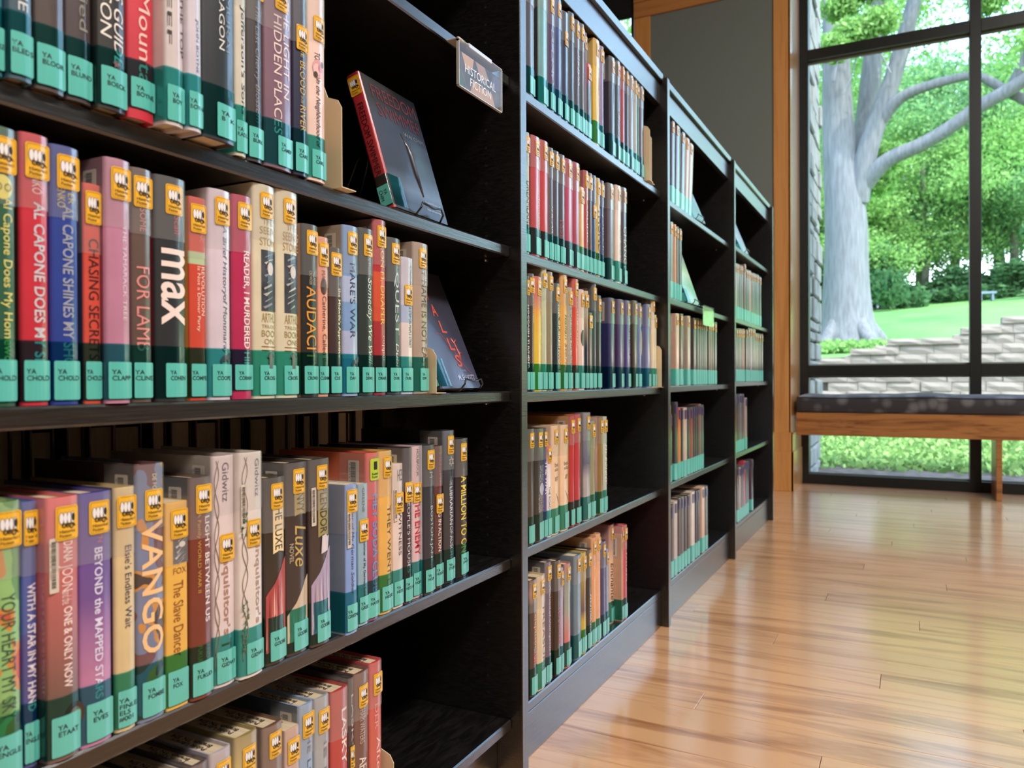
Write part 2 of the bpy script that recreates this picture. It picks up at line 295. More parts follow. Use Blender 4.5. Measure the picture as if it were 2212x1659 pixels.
(0.5769, 0.0292, 0.0261, 0.2424, 'dccccc', "Gidwitz@.03-.2@.35-.65@60505c|The@.34-.42@.35-.6@907880|Inquisitor's@.42-.78@.3-.7@a87c68@b|T@.8-.84@.3-.75@6c6c50@b", 'GIDWI', 'white hardback with brown vine border, next to the rust one', {'vine': 1, 'bar': 1, 'st': 0.34, 'side': 'a89c90'}),
(0.6065, 0.0341, 0.0204, 0.2435, 'dcd2cc', "Gidwitz@.03-.2@.6-.8@60606c|The@.36-.42@.6-.8@907880|Inquisitor's@.42-.77@.55-.85@a88468@b", 'GIDWI', 'white hardback with vine and green leaf border, next to the black one', {'vine': 2, 'bar2': 1, 'st': 0.3}),
(0.6475, 0.0325, 0.0245, 0.212, '201c1a', '@', 'GODBE', 'black book with cream title banner above a red gown', {'banner': ('THE LUXE', 0.12, 0.41, 'f0d8a4'), 'lean': 0.004, 'gz': 0.44, 'gown': ['a84444', 'd88c84', '7c2828', 'c4605c', 'e8b0a8']}),
(0.6813, 0.0361, 0.025, 0.2253, '2e2628', 'Luxe@.34-.55@.35-.9@c4a860@i|NOVEL@.42-.52@.15-.3@c8b89c', 'GODBE', 'dark book with gold script above a cream gown', {'banner': ('ENVY', 0.13, 0.28, 'a89454'), 'bar': 1, 'lean': 0.004, 'gz': 0.6, 'gown': ['c8b498', 'd4c4a8', 'bca88c', 'd8ccb4']}),
(0.7178, 0.0354, 0.0211, 0.2262, '382c2c', '@', 'GODBE', 'dark book with olive banner above a lavender gown', {'banner': ('SPLENDOR', 0.12, 0.42, '9c9058'), 'bar2': 1, 'patch': 1, 'lean': 0.004, 'gz': 0.48, 'gown': ['a898b4', 'd0c4d0', '806c90', 'c0a8a0', '988cac']}),
(0.7737, 0.022, 0.0133, 0.1895, '7c9cd4', 'mer of My German Soldier@.16-.74@.35-.7@383c60@i', 'GREEN', 'blue paperback with script title, jutting out from its neighbours', {'side': '8490a8', 'bar2': 1}),
(0.8094, 0.02, 0.0219, 0.1854, '8cacbc', 'GREENE@.03-.2@.35-.6@385460|Summer of My German Soldi@.4-.8@.4-.72@283c48@b', 'GREE', 'slim pale teal paperback with dark serif title', {'st': 0.25}),
(0.8298, 0.0267, 0.0238, 0.2241, 'd4584c,.5#c04860,.85#7c4468', 'HEY SODA CLUB@.25-.84@.35-.85@5c94c8@b', 'HAYDE', 'coral hardback with blue bubble letters and a lime sticker', {'side': 'c06040', 'bar': 1, 'real': 1}),
(0.8607, 0.0308, 0.0269, 0.2237, 'e0ac54', 'THEY WENT LE@.34-.86@.5-.8@3c342c', 'HESSE', 'ochre hardback with black hand lettering', {}),
(0.8925, 0.0242, 0.0269, 0.203, 'ddcac0', 'HES@.04-.12@.4-.95@4c4448@h|WITNESS@.33-.64@.5-.8@3c3840', 'HESS', 'cream book with thin black title', {'bar2': 1, 'st': 0.2}),
(0.917, 0.0205, 0.025, 0.2243, '2c2030', "PEOPLE'S HOUSES@.32-.8@.3-.6@d0ccd0|IN OTHER@.3-.75@.75-.92@807c88", 'HITCH', 'dark purple hardback with spaced white capitals', {'bar': 1, 'st': 0.22}),
(0.9469, 0.0217, 0.0315, 0.2236, 'd8b8bc', 'HOLBROOK@.02-.2@.4-.7@403840|THE ENEMY@.34-.72@.25-.9@c02838@b', 'HOLB', 'pale pink speckled book with bold red title', {'st': 0.24}),
(0.9692, 0.0278, 0.0253, 0.2239, '1c2838', 'HOLM@.06-.22@.4-.72@98a4a8|BOSTON JANE@.41-.79@.4-.75@b4c0bc', 'HOLM', 'navy hardback with pale capitals and white side panel', {'side': 'c8ccd4'}),
(1.0068, 0.0225, 0.0308, 0.2196, '583030', 'HUGHES@.05-.3@.4-.7@b03038|MISSING IN ACTION@.34-.74@.3-.65@e0c8c0@b', 'HUGHE', 'brown hardback with white capitals', {'st': 0.34}),
(1.0381, 0.0306, 0.0338, 0.2411, '4c5468,.38#2c3038', 'THE@.33-.36@.4-.7@b0b4bc|LIBRARIAN@.37-.62@.4-.7@d4d4dc|OF AUSCHWIT@.63-.9@.4-.7@b8bcc4', 'ITURB', 'tall blue-grey hardback with a pale star emblem', {'bar': 1, 'side': '16181a', 'starem': 1}),
(1.0765, 0.0368, 0.0351, 0.2257, '241c24', 'A MILLION TO ONE@.27-.86@.3-.78@e4c838@b', 'JAIGI', 'black hardback with yellow capitals at the row end', {'side': '48406c'}),
]),
(1,'bottom',0.1,[
(0.4671, 0.0264, 0.03, 0.2197, '6c5c50', '', 'KERR', 'dull brown hardback seen from above, nearest the camera', {}),
(0.496, 0.0268, 0.03, 0.2168, '3c3844', '', 'KIEM', 'dark hardback seen from above, second nearest the camera', {}),
(0.525, 0.0242, 0.03, 0.2153, 'b0a494', '', 'KLAGE', 'pale hardback seen from above with stamped page tops', {}),
(0.5514, 0.0203, 0.03, 0.2192, '54484c', '', 'KONIG', 'dark grey book with stamped page tops', {'st': 0.05}),
(0.5747, 0.0284, 0.03, 0.2209, 'b8aeb4', '', 'KOSTI', 'pale lilac floral hardback with stamped page tops', {'st': 0.05}),
(0.6083, 0.0326, 0.03, 0.2235, '8c7c4c,.18#c8b064,.3#8c7c4c', '', 'LAIRD', 'olive tan hardback with a worn plastic cover', {'st': 0.06}),
(0.6485, 0.031, 0.03, 0.2185, '6c4c3c', '', 'LARSO', 'brown hardback with crimson lining and round emblem', {'st': 0.04}),
(0.6833, 0.0236, 0.03, 0.2018, 'c8a494', 'and@.35-.5@.4-.7@6c3c3c@i', 'LASKE', 'small pink-beige paperback with dark italic lettering', {'st': 0.06}),
(0.7073, 0.0247, 0.03, 0.221, '8ca4c0', 'THE LITTLE BIG@.1-.75@.45-.72@4c5870', 'LASKY', 'blue-grey hardback with barcode on its side', {'bar': 1, 'side': '3c5060', 'st': 0.05}),
(0.7345, 0.0263, 0.03, 0.2197, 'a0a4a8', 'THE EVER@.1-.7@.5-.75@6c7074', 'LASKY', 'silver grey hardback with faint title', {'st': 0.07}),
(0.7643, 0.0333, 0.03, 0.2171, 'b43c3c', 'LASKY@.12-.45@.5-.85@ecdcd0@b', 'LASKY', 'bright brick-red hardback with white capitals', {'st': 0.5}),
(0.7986, 0.0103, 0.03, 0.2239, '3c3438', 'LASKY@.1-.45@.4-.8@c8c4c4', 'LASKY', 'slim dark hardback squeezed between red and brown books', {'st': 0.4}),
(0.8099, 0.0302, 0.03, 0.2247, '6c4840', 'THAM WATERS@.2-.42@.3-.6@c8b0a0|AFRICAN TOWN@.5-1@.25-.75@e0d0c4@b', 'LATHA', 'brown hardback with white condensed capitals', {'st': 0.08}),
(0.8431, 0.0267, 0.03, 0.228, 'c44048,.4#c85c50', 'DER@.25-.4@.3-.55@e0a098|Aftershocks@.45-1@.4-.75@ecc8c0', 'LESTE', 'coral red book with white lowercase title, last in the row', {'st': 0.07}),
]),
(2,'top',1.25,[
(1.3212, 0.039, 0.027, 0.235, '4a4448', 'THE SHADOW@.1-.3@.5-.8@a04048', '', None, {}),
(1.3642, 0.0569, 0.027, 0.25, '6c9c9c', '', '', None, {'side': '3c3438'}),
(1.4233, 0.0334, 0.027, 0.235, '4c3858', 'ELENA@.3-.8@.3-.7@8c7c98', '', None, {}),
(1.4582, 0.0347, 0.027, 0.2419, '5064a0,.4#38406c', '', '', None, {}),
(1.4945, 0.0337, 0.027, 0.2297, '2c3450', '', '', None, {'st': 0.18}),
(1.5303, 0.0304, 0.027, 0.2422, '3c4450', '', '', None, {}),
(1.5615, 0.0301, 0.027, 0.2388, '4c4650', 'THE FOOL@.3-.6@.4-.8@d0d0d8@b', '', None, {}),
(1.5925, 0.0257, 0.027, 0.243, '4c4c50', '', '', None, {}),
(1.6191, 0.0127, 0.027, 0.2326, '7c6c78', '', '', None, {}),
(1.6345, 0.025, 0.027, 0.1696, 'c02c50,.35#3c3438', '', '', None, {}),
(1.6618, 0.053, 0.027, 0.2425, 'd4b03c', 'LOVE IS THE WHEEL@.35-.8@.65-.85@403818', '', None, {'bar': 1}),
(1.7174, 0.0226, 0.027, 0.2404, '9080a8', '', '', None, {}),
(1.763, 0.0575, 0.027, 0.2404, '2c2834', '', '', None, {'bar': 1}),
(1.8216, 0.039, 0.027, 0.2473, '2c2624', 'BLOOD@.5-.75@.3-.75@888078', '', None, {}),
(1.8618, 0.0306, 0.027, 0.248, '9c3034', '', '', None, {}),
(1.8953, 0.0285, 0.027, 0.248, '38303c', '', '', None, {}),
(1.925, 0.0398, 0.027, 0.2486, '787478', '', '', None, {}),
(1.9667, 0.0246, 0.027, 0.2485, 'a8acac', '', '', None, {}),
(1.9925, 0.0161, 0.027, 0.2448, '4c8478', '', '', None, {}),
(2.0112, 0.0396, 0.027, 0.2489, '4c3430', '', '', None, {}),
]),
(2,'second',0.948,[
(1.3185, 0.0176, 0.027, 0.2291, 'a8c8b8', 'DREAMLAND@.4-.8@.2-.8@4c5c54', '', None, {}),
(1.3374, 0.0474, 0.027, 0.2312, 'b03c40', 'Revolution@.5-.75@.6-.85@e8c8c8@i', '', None, {}),
(1.3863, 0.0364, 0.027, 0.2334, 'b83434', '', '', None, {}),
(1.4241, 0.0229, 0.027, 0.2282, '5c545c', 'THE ART@.5-.8@.4-.8@dcdcdc@i', '', None, {}),
(1.4481, 0.0278, 0.027, 0.2282, '4c4450', '', '', None, {}),
(1.477, 0.0299, 0.027, 0.2281, '4c444c', 'RISING@.6-.9@.1-.5@a03c44', '', None, {}),
(1.5081, 0.0405, 0.027, 0.2277, 'a83450', '', '', None, {}),
(1.5499, 0.0393, 0.027, 0.2306, 'a03850', '', '', None, {}),
(1.591, 0.0219, 0.027, 0.1855, 'd49c50', '', '', None, {}),
(1.6133, 0.0252, 0.027, 0.2273, 'a83c3c', 'STARLING@.2-.7@.4-.7@e0e0e0', '', None, {}),
(1.6394, 0.0223, 0.027, 0.2274, '4c302c', '', '', None, {}),
(1.6631, 0.0238, 0.027, 0.228, '3c4c74', '', '', None, {'st': 0.3}),
(1.6884, 0.0244, 0.027, 0.2277, 'b89858,.3#c8a448', 'THUNDER@.3-.9@.3-.95@2c2410@b', '', None, {}),
(1.7138, 0.0245, 0.027, 0.2274, '34386c', 'yours from@.35-.9@.3-.7@c8c8dc@i', '', None, {}),
(1.7414, 0.0656, 0.027, 0.2335, '5c5058', '', '', None, {'bar': 1}),
(1.8102, 0.0523, 0.027, 0.2409, 'dcc8b8', 'DEAD AND GONE@.4-.9@.5-.8@504c48', '', None, {}),
(1.867, 0.0384, 0.027, 0.2452, '604844,.4#383038', 'CHANGES@.4-.9@.2-.7@c8c0b0', '', 'dark book with busy multicoloured cover', {}),
]),
(2,'middle',0.687,[
(1.32, 0.012, 0.027, 0.2192, '2c3034', 'MOCCASIN THUNDER@.25-.8@.3-.9@c8d0cc@b', '', None, {}),
(1.3328, 0.0213, 0.027, 0.2255, '3c2c30', 'A DAY IN NEWTON PECK@.0-.42@.55-.85@dcd8d4@b', '', None, {}),
(1.3548, 0.035, 0.027, 0.2229, 'c84c48,.2#d86848,.4#e0a838,.65#dcb838', 'BOUND FOR GLORY@.3-.8@.75-.9@6c5040', '', None, {}),
(1.3915, 0.0219, 0.027, 0.2423, 'b8c0a0', '', '', None, {'side': '8c7c60'}),
(1.4161, 0.0261, 0.027, 0.2393, '8c7c64', '', '', None, {}),
(1.4466, 0.0307, 0.027, 0.2195, '20282c', 'ANGEL OF GREENWOOD@.12-.85@.5-.95@dce0d8@b', '', None, {'side': 'b03030'}),
(1.4819, 0.0348, 0.027, 0.2413, 'd89c44', 'Italian Stories@.35-.85@.45-.85@3c3428@i', '', None, {'side': '54243c'}),
(1.5186, 0.0253, 0.027, 0.2184, 'a8a090', 'EVERYTHING WE NEVER HA@.2-.88@.4-.9@2c2c28', '', None, {}),
(1.5459, 0.0332, 0.027, 0.24, 'c8382c', 'Catherine@.2-.6@.5-.8@e8c0b8@i', '', None, {'side': 'b83028'}),
(1.5812, 0.0329, 0.027, 0.2204, 'dcc0b4', 'goodbye journal@.5-.9@.6-.8@403c3c@i', '', None, {'oval': 1}),
(1.6163, 0.021, 0.027, 0.2203, 'd8b898,.6#20243c', '', '', None, {}),
(1.6383, 0.022, 0.027, 0.1741, '50302c', '', '', None, {}),
(1.6615, 0.0243, 0.027, 0.2413, '384448', '', '', None, {'bar': 1}),
(1.6886, 0.0302, 0.027, 0.2176, '343438', '', '', None, {}),
(1.7355, 0.0759, 0.027, 0.2198, '28285c', '', '', None, {'bar': 1}),
(1.8152, 0.0626, 0.027, 0.2221, '44386c', '', '', None, {'bar': 1, 'side': '503858'}),
(1.8833, 0.0478, 0.027, 0.2241, '40307c', 'WHAT THE NIGHT SINGS@.2-.75@.5-.75@c8c0dc', '', None, {'side': 'a89ca0'}),
(1.9384, 0.0518, 0.027, 0.2292, '3c3028', '', '', None, {'bar': 1}),
(1.9932, 0.0292, 0.027, 0.2259, '6470a0', '', '', None, {'yo': 1}),
(2.0255, 0.0815, 0.027, 0.2296, '5c6498,.6#7c80a8', '', '', None, {'yo': 1, 'bar': 1}),
(2.1178, 0.0255, 0.027, 0.2502, 'dcc8b0', '', '', None, {'bar': 1, 'side': 'a09080'}),
(2.1451, 0.0173, 0.027, 0.2054, 'd8d4b0', '', '', None, {}),
]),
(2,'fourth',0.395,[
(1.322, 0.0299, 0.027, 0.2215, '3c342c', '', '', None, {}),
(1.3532, 0.0412, 0.027, 0.2203, '242422', 'SEDGWICK SEDGWICK@.33-.48@.45-.95@b0b4b4|VOYAGES IN THE UNDERLAND@.58-.74@.3-.95@b0a49c', '', None, {'moon': 1}),
(1.3958, 0.0153, 0.027, 0.2195, '2c3040,.6#4a4a88', 'THE WAR@.3-.6@.3-.9@e0e0e0@b', '', None, {}),
(1.4124, 0.0197, 0.027, 0.1842, 'c83848,.3#e8dcdc', 'THE ROAD@.45-.7@.2-.6@3c3438', '', None, {}),
(1.4335, 0.0356, 0.027, 0.2216, 'e8c4a0', 'bet@.34-.38@.3-.9@807060@h|sha@.39-.42@.3-.9@807060@h|gr@.47-.51@.3-.9@807060@h', '', 'peach book with feather pen marks, left one of a pair', {'bar': 1, 'quill': 1}),
(1.471, 0.0483, 0.027, 0.2202, 'e8c4a0', 'betw@.34-.38@.3-.95@807060@h|sha@.39-.42@.3-.95@807060@h|gr@.47-.51@.4-.9@807060@h', '', 'peach book with feather pen marks, right one of a pair', {'quill': 1}),
(1.5311, 0.022, 0.027, 0.237, 'b83038', '', '', None, {'side': 'c08844', 'bar': 1}),
(1.5584, 0.0298, 0.027, 0.2398, 'b8303c', '', '', None, {'side': 'd88840'}),
(1.5965, 0.0512, 0.027, 0.241, '88888c,.5#5c5c74,.65#a8a0a0', '', '', None, {'bar': 1, 'side': '7c7c7c'}),
(1.6501, 0.0261, 0.027, 0.221, '90906c', '', '', None, {}),
(1.7005, 0.0281, 0.027, 0.2273, '8c6c34', '', '', None, {'side': 'dcb0a8'}),
(1.7299, 0.0244, 0.027, 0.2272, 'b8c0b0', 'MY BONNY@.3-.7@.3-.9@fff8f0@i', '', None, {}),
]),
(2,'bottom',0.104,[
(1.3316, 0.0297, 0.027, 0.2229, '3c302c,.15#b08070,.25#40342c', 'elephant@.3-.6@.35-.8@e88c40@b|run@.62-.73@.35-.8@e05040@b', '', None, {}),
(1.3633, 0.0377, 0.027, 0.2224, 'd8c09c', 'TREASURE@.25-.85@.5-.8@504838', '', None, {}),
(1.4025, 0.0268, 0.027, 0.2426, '64586c', 'A Cloud of Outrageous Blue@.2-.85@.35-.75@d8ccd4@i', '', None, {'bar': 1, 'side': '1c2038'}),
(1.4481, 0.0283, 0.027, 0.2363, '2c2420', 'THE BULLET@.4-.75@.4-.8@c04030@b', '', None, {'side': '6c5030', 'bar': 1}),
(1.4775, 0.0127, 0.027, 0.2156, 'b8acc8', '', '', None, {}),
(1.4996, 0.03, 0.027, 0.2183, 'c8706c,.2#8c9890,.5#a09c90,.8#dc6c68', '', '', None, {'bar': 1, 'side': '5c6460'}),
(1.5345, 0.0555, 0.027, 0.2252, '647c8c', '', '', None, {}),
(1.5919, 0.027, 0.027, 0.2226, 'ccac34,.6#6c4c48,.7#ccac34', '', '', None, {}),
(1.6229, 0.0286, 0.027, 0.2238, '241e1a', 'ANOTHER WORLD@.45-.95@.4-.85@dcd8d0@b', '', None, {}),
(1.6529, 0.0281, 0.027, 0.2448, 'e09c68', '', '', None, {'bar': 1, 'side': 'c88c58'}),
(1.6825, 0.026, 0.027, 0.2486, 'e8a878', '', '', None, {}),
(1.7128, 0.0313, 0.027, 0.2257, '383868', 'MY LIFE@.3-.65@.6-.85@c05858', '', None, {'bar': 1}),
(1.7472, 0.0153, 0.027, 0.2008, '8490b0', '', '', None, {}),
(1.8218, 0.0338, 0.047, 0.245, '8c3034,.4#d8b498', 'Enchantee@.4-.82@.2-.8@302828@i', '', None, {}),
(1.856, 0.0058, 0.027, 0.2176, 'd0a484', '', '', None, {'bar': 1, 'side': 'c89c7c'}),
(1.8622, 0.009, 0.027, 0.2352, 'c88484', '', '', None, {}),
(1.8729, 0.0259, 0.027, 0.2374, 'c04850,.9#c04850', 'FALLING@.3-.6@.4-.7@f0d0d0', '', None, {}),
]),
(3,'top',1.245,[
(2.3192, 0.0413, 0.027, 0.2518, '3c3438', '', '', None, {'lean': -0.03}),
(2.3668, 0.0547, 0.027, 0.2573, '3c3030', '', '', None, {'lean': -0.045, 'bar': 1}),
(2.4281, 0.0501, 0.027, 0.2523, '3c3432', '', '', None, {'lean': -0.07, 'bar': 1}),
(2.4786, 0.0417, 0.027, 0.2481, 'b07c40', '', '', None, {'lean': -0.1}),
(2.5208, 0.0446, 0.027, 0.2445, 'b0a890', '', '', None, {'lean': -0.13}),
]),
(3,'second',0.954,[
(2.3045, 0.0396, 0.027, 0.2311, 'c8d0b8', '', '', None, {}),
(2.3466, 0.028, 0.027, 0.2307, 'c87c38', '', '', None, {}),
(2.3771, 0.0234, 0.027, 0.2287, 'd0d8c0', '', '', None, {}),
(2.4057, 0.0346, 0.027, 0.2276, '98a490', '', '', None, {}),
]),
(3,'middle',0.69,[
(2.3007, 0.1075, 0.027, 0.2233, 'c8a894', '', '', None, {'bar': 1}),
(2.4109, 0.0456, 0.027, 0.2258, '4c2c28', '', '', None, {}),
(2.4592, 0.0874, 0.027, 0.2254, 'a89c8c', '', '', None, {}),
(2.5539, 0.0703, 0.027, 0.2241, '40343c', '', '', None, {}),
(2.6288, 0.0295, 0.027, 0.226, '8c9c98', '', '', None, {}),
(2.6615, 0.0254, 0.027, 0.2262, 'b0c0a8', '', '', None, {}),
(2.69, 0.0226, 0.027, 0.2261, '607870', '', '', None, {}),
(2.7159, 0.0263, 0.027, 0.226, 'a0b0a0', '', '', None, {}),
(2.7455, 0.0336, 0.027, 0.2262, '485850', '', '', None, {}),
(2.7961, 0.0277, 0.027, 0.2334, '443c34', '', '', None, {}),
(2.8273, 0.0247, 0.027, 0.2333, '786c4c', '', '', None, {}),
(2.8556, 0.0288, 0.027, 0.2333, '3c3430', '', '', None, {}),
(2.8916, 0.0443, 0.027, 0.23, '6c8478', '', '', None, {}),
]),
(3,'fourth',0.399,[
(2.2939, 0.0269, 0.027, 0.2071, '4c3430', '', '', None, {'bar': 1}),
(2.3233, 0.0659, 0.027, 0.2412, '2c2c2e', 'THE WARS IN THE YORK@.15-.85@.4-.85@c8c8c8@b', '', None, {'bar': 1}),
(2.3918, 0.029, 0.027, 0.2223, 'a83c44,.4#d08040', '', '', None, {}),
(2.4261, 0.0242, 0.027, 0.2195, '2c2c2c', '', '', None, {}),
(2.4531, 0.0471, 0.027, 0.22, 'c4b0a4', 'WAR OF STORM@.25-.9@.3-.8@d8dcd8@b', '', None, {}),
(2.503, 0.0372, 0.027, 0.2185, '303434', '', '', None, {}),
(2.543, 0.0293, 0.027, 0.2191, '4c4c4c,.4#a03c38', '', '', None, {}),
(2.5753, 0.0269, 0.027, 0.22, '2c2c34', '', '', None, {}),
(2.6053, 0.0244, 0.027, 0.2217, '3c3434', '', '', None, {}),
(2.6328, 0.0218, 0.027, 0.2231, '34343c', '', '', None, {}),
(2.6577, 0.0285, 0.027, 0.2261, '7c5c4c', '', '', None, {}),
(2.6894, 0.0357, 0.027, 0.2219, '44585c', '', '', None, {}),
]),
(3,'bottom',0.108,[
(2.3036, 0.0346, 0.027, 0.22, '3c302c', '', '', None, {}),
(2.3432, 0.0382, 0.027, 0.2277, 'c0b4b0', '', '', None, {}),
(2.3854, 0.0328, 0.027, 0.2327, '443834', '', '', None, {}),
(2.4208, 0.035, 0.027, 0.2312, 'b0b0b4', '', '', None, {}),
(2.46, 0.0346, 0.027, 0.2278, '3c3438', '', '', None, {'bar': 1}),
(2.5002, 0.0342, 0.027, 0.2278, '4c3c34', '', '', None, {}),
(2.5388, 0.0576, 0.027, 0.2286, 'dcd0c8', '', '', None, {}),
(2.6024, 0.0275, 0.027, 0.226, '342c34', '', '', None, {}),
(2.6329, 0.0344, 0.027, 0.2255, '2c2838', '', '', None, {}),
(2.6721, 0.0664, 0.027, 0.2262, 'dcb49c', '', '', None, {}),
(2.7451, 0.0387, 0.027, 0.2247, 'a8b4ac', '', '', None, {}),
]),
(4,'second',0.96,[
(3.2872, 0.0324, 0.027, 0.2279, 'a8a090', '', '', None, {}),
(3.3243, 0.0427, 0.027, 0.231, 'c8ccc0', '', '', None, {}),
(3.3718, 0.0291, 0.027, 0.2316, '607068', '', '', None, {}),
(3.4057, 0.0446, 0.027, 0.2345, 'd0d4c8', '', '', None, {}),
(3.4579, 0.0536, 0.027, 0.2491, '70443c', '', '', None, {}),
(3.5193, 0.0341, 0.027, 0.2312, '8c9890', '', '', None, {}),
(3.5587, 0.0321, 0.027, 0.2334, 'a8b0a8', '', '', None, {}),
(3.5962, 0.0272, 0.027, 0.2352, 'c4a488', '', '', None, {}),
(3.629, 0.0445, 0.027, 0.2317, '6c4c50', '', '', None, {}),
(3.6791, 0.0341, 0.027, 0.235, 'c4c8bc', '', '', None, {}),
(3.719, 0.0407, 0.027, 0.2371, '8c9c94', '', '', None, {}),
(3.7655, 0.0296, 0.027, 0.2388, 'a8b4a8', '', '', None, {}),
(3.8012, 0.0363, 0.027, 0.2397, '5c6868', '', '', None, {}),
(3.8435, 0.0558, 0.027, 0.2378, 'c0c8c0', '', '', None, {}),
]),
(4,'middle',0.698,[
(3.2885, 0.0372, 0.027, 0.2216, '3c3438', '', '', None, {}),
(3.3304, 0.0332, 0.027, 0.2238, '8ca098', '', '', None, {}),
(3.3684, 0.0339, 0.027, 0.2251, 'b0bcb0', '', '', None, {}),
(3.4073, 0.0297, 0.027, 0.2257, '98a49c', '', '', None, {}),
(3.4419, 0.0302, 0.027, 0.2277, 'a04c44', '', '', None, {}),
(3.4772, 0.0726, 0.027, 0.2284, 'a8b4ac', '', '', None, {}),
(3.5578, 0.0402, 0.027, 0.2394, '2c2830', '', '', None, {}),
(3.6034, 0.0495, 0.027, 0.2398, '8c8490', '', '', None, {}),
(3.6585, 0.0338, 0.027, 0.2415, '3c3438', '', '', None, {}),
(3.698, 0.0345, 0.027, 0.2447, 'a8b0a4', '', '', None, {}),
(3.7383, 0.0411, 0.027, 0.2253, '98a89c', '', '', None, {}),
(3.7853, 0.0421, 0.027, 0.2262, 'c8d8a0', '', '', None, {}),
(3.8334, 0.0493, 0.027, 0.2272, '84908c', '', '', None, {}),
(3.889, 0.057, 0.027, 0.2291, 'a0b4a8', '', '', None, {}),
]),
(4,'fourth',0.402,[
(3.2712, 0.0415, 0.027, 0.2419, '4c3430', '', '', None, {'bar': 1}),
(3.3173, 0.0473, 0.027, 0.2395, '8c9498', '', '', None, {}),
(3.3695, 0.0389, 0.027, 0.2448, '606870', '', '', None, {}),
(3.4132, 0.0448, 0.027, 0.2439, '54444c', '', '', None, {}),
(3.4631, 0.0643, 0.027, 0.2258, 'a0948c', '', '', None, {}),
]),
(4,'bottom',0.112,[
(3.2911, 0.0562, 0.027, 0.2296, '4c3030', '', '', None, {}),
(3.352, 0.0288, 0.027, 0.2257, 'b49c90', '', '', None, {}),
(3.3857, 0.0293, 0.027, 0.2237, '483c44', '', '', None, {}),
(3.42, 0.0299, 0.027, 0.2274, '706068', '', '', None, {}),
(3.4549, 0.0356, 0.027, 0.2431, 'b03848', '', '', None, {}),
(3.4956, 0.0311, 0.027, 0.237, '405048', '', '', None, {}),
(3.5319, 0.0317, 0.027, 0.236, '7c7c88', '', '', None, {}),
(3.6232, 0.0501, 0.027, 0.2327, '4c3844', '', '', None, {}),
]),
]

# ------------------------------------------------------------------ room shell
XW, XG = 5.1914, 5.66            # face of the panelled wall, plane of the big window
YR, YL, XB, ZC = -4.2, 4.0, -3.2, 4.4
M_WALL = mat('warm_grey_wall', 'a8a294', 0.8, vary=0.03)
M_CEIL = mat('white_ceiling', '7c766c', 0.9)
tag(bx('floor', mat('dark_underlay', '50341c', 0.8), XB, 5.72, YR, YL, -0.12, -0.010), kind='structure')
FLOOR = bpy.data.objects['floor']
def floorboards():
    shared = {}; n = 0; rest = MB()
    k = 0; x = 0.36
    while x < 5.62:
        x1 = min(x+0.1005, 5.63); y = 0.62; first = True
        while y > YR:
            L_ = random.choice([0.95, 1.2, 1.45, 1.7]) if not first else 0.3+((k*0.617) % 1.5); first = False; ya = max(y-L_, YR)
            vis = (y > -1.75 and x > 1.05 and ya < 0.2)
            if vis and n < 290:
                key = (round(y-ya, 3), round(x1-x, 3))
                if key not in shared: shared[key] = MB().box(0, x1-x-0.0009, 0, y-ya-0.0012, -0.010, 0, 0.0006).mesh('plank')
                obj('plank', shared[key], M_FLOOR, FLOOR, (x, ya, 0), (0, 0, 0)).location.z = 0.0; n += 1
            else: rest.box(x, x1-0.0009, ya, y-0.0012, -0.010, 0)
            y = ya
        x += 0.1005; k += 1
    rest.box(XB, 0.359, YR, YL, -0.010, 0); rest.box(0.36, 5.63, 0.63, YL, -0.010, 0)
    tag(rest.build('plank_field', M_FLOOR, FLOOR), kind='stuff')
floorboards()
tag(bx('ceiling', M_CEIL, XB, 5.9, YR, YL, ZC, ZC+0.25), kind='structure')
tag(bx('wall_back', mat('dark_wall_back', '4c4842', 0.8), XB-0.1, XB, YR, YL, 0, ZC), kind='structure')
M_WALLD = mat('dark_wall', '3c3a36', 0.8)
tag(bx('wall_right', M_WALLD, XB, 5.72, YR-0.1, YR, 0, ZC), kind='structure')
tag(bx('wall_left', M_WALL, XB, 5.25, YL, YL+0.1, 0, ZC), kind='structure')
# the panelled wall facing the camera, with the second window at its left
wf = MB().box(XW+0.012, 5.58, 0.075, 1.086, 0, ZC).box(XW+0.012, 5.30, 1.086, YL, 0, 0.9).box(XW+0.012, 5.30, 2.5, YL, 0.9, ZC).box(XW+0.012, 5.30, 1.086, 2.5, 4.25, ZC)
wf.box(5.55, 5.72, YR, -3.003, 0, ZC)
tag(wf.build('wall_front', M_WALL), kind='structure')
pn = bx('fabric_panel', mat('olive_grey_fabric', '78827e', 0.95, bump=0.3, bscale=500), XW+0.002, XW+0.0115, 0.165, 0.969, 0.2, 3.195)
tag(pn, 'olive grey fabric panel framed in orange wood beyond the bookcases', 'wall panel')
tag(bx('trim_1', M_TRIM, XW-0.008, XW+0.0115, 0.0625, 0.164, 0, 3.195, None, 0.002), kind='structure')
tag(bx('trim_2', M_TRIM, XW-0.008, XW+0.0115, 0.970, 1.086, 0, 3.195, None, 0.002), kind='structure')
tag(MB().box(XW-0.012, XW+0.0115, 0.0625, 1.086, 3.197, 3.30, 0.002).box(XW-0.018, XW+0.0115, 0.0625, 1.086, 3.302, 3.40, 0.002).build('trim_3', M_TRIMY), kind='structure')
tag(MB().box(XW-0.016, XW-0.0085, 0.050, 0.166, 0.25, 0.37, 0.001).box(XW-0.024, XW-0.0085, 0.044, 0.168, 0, 0.25, 0.002).build('trim_4', M_TRIM), kind='structure')
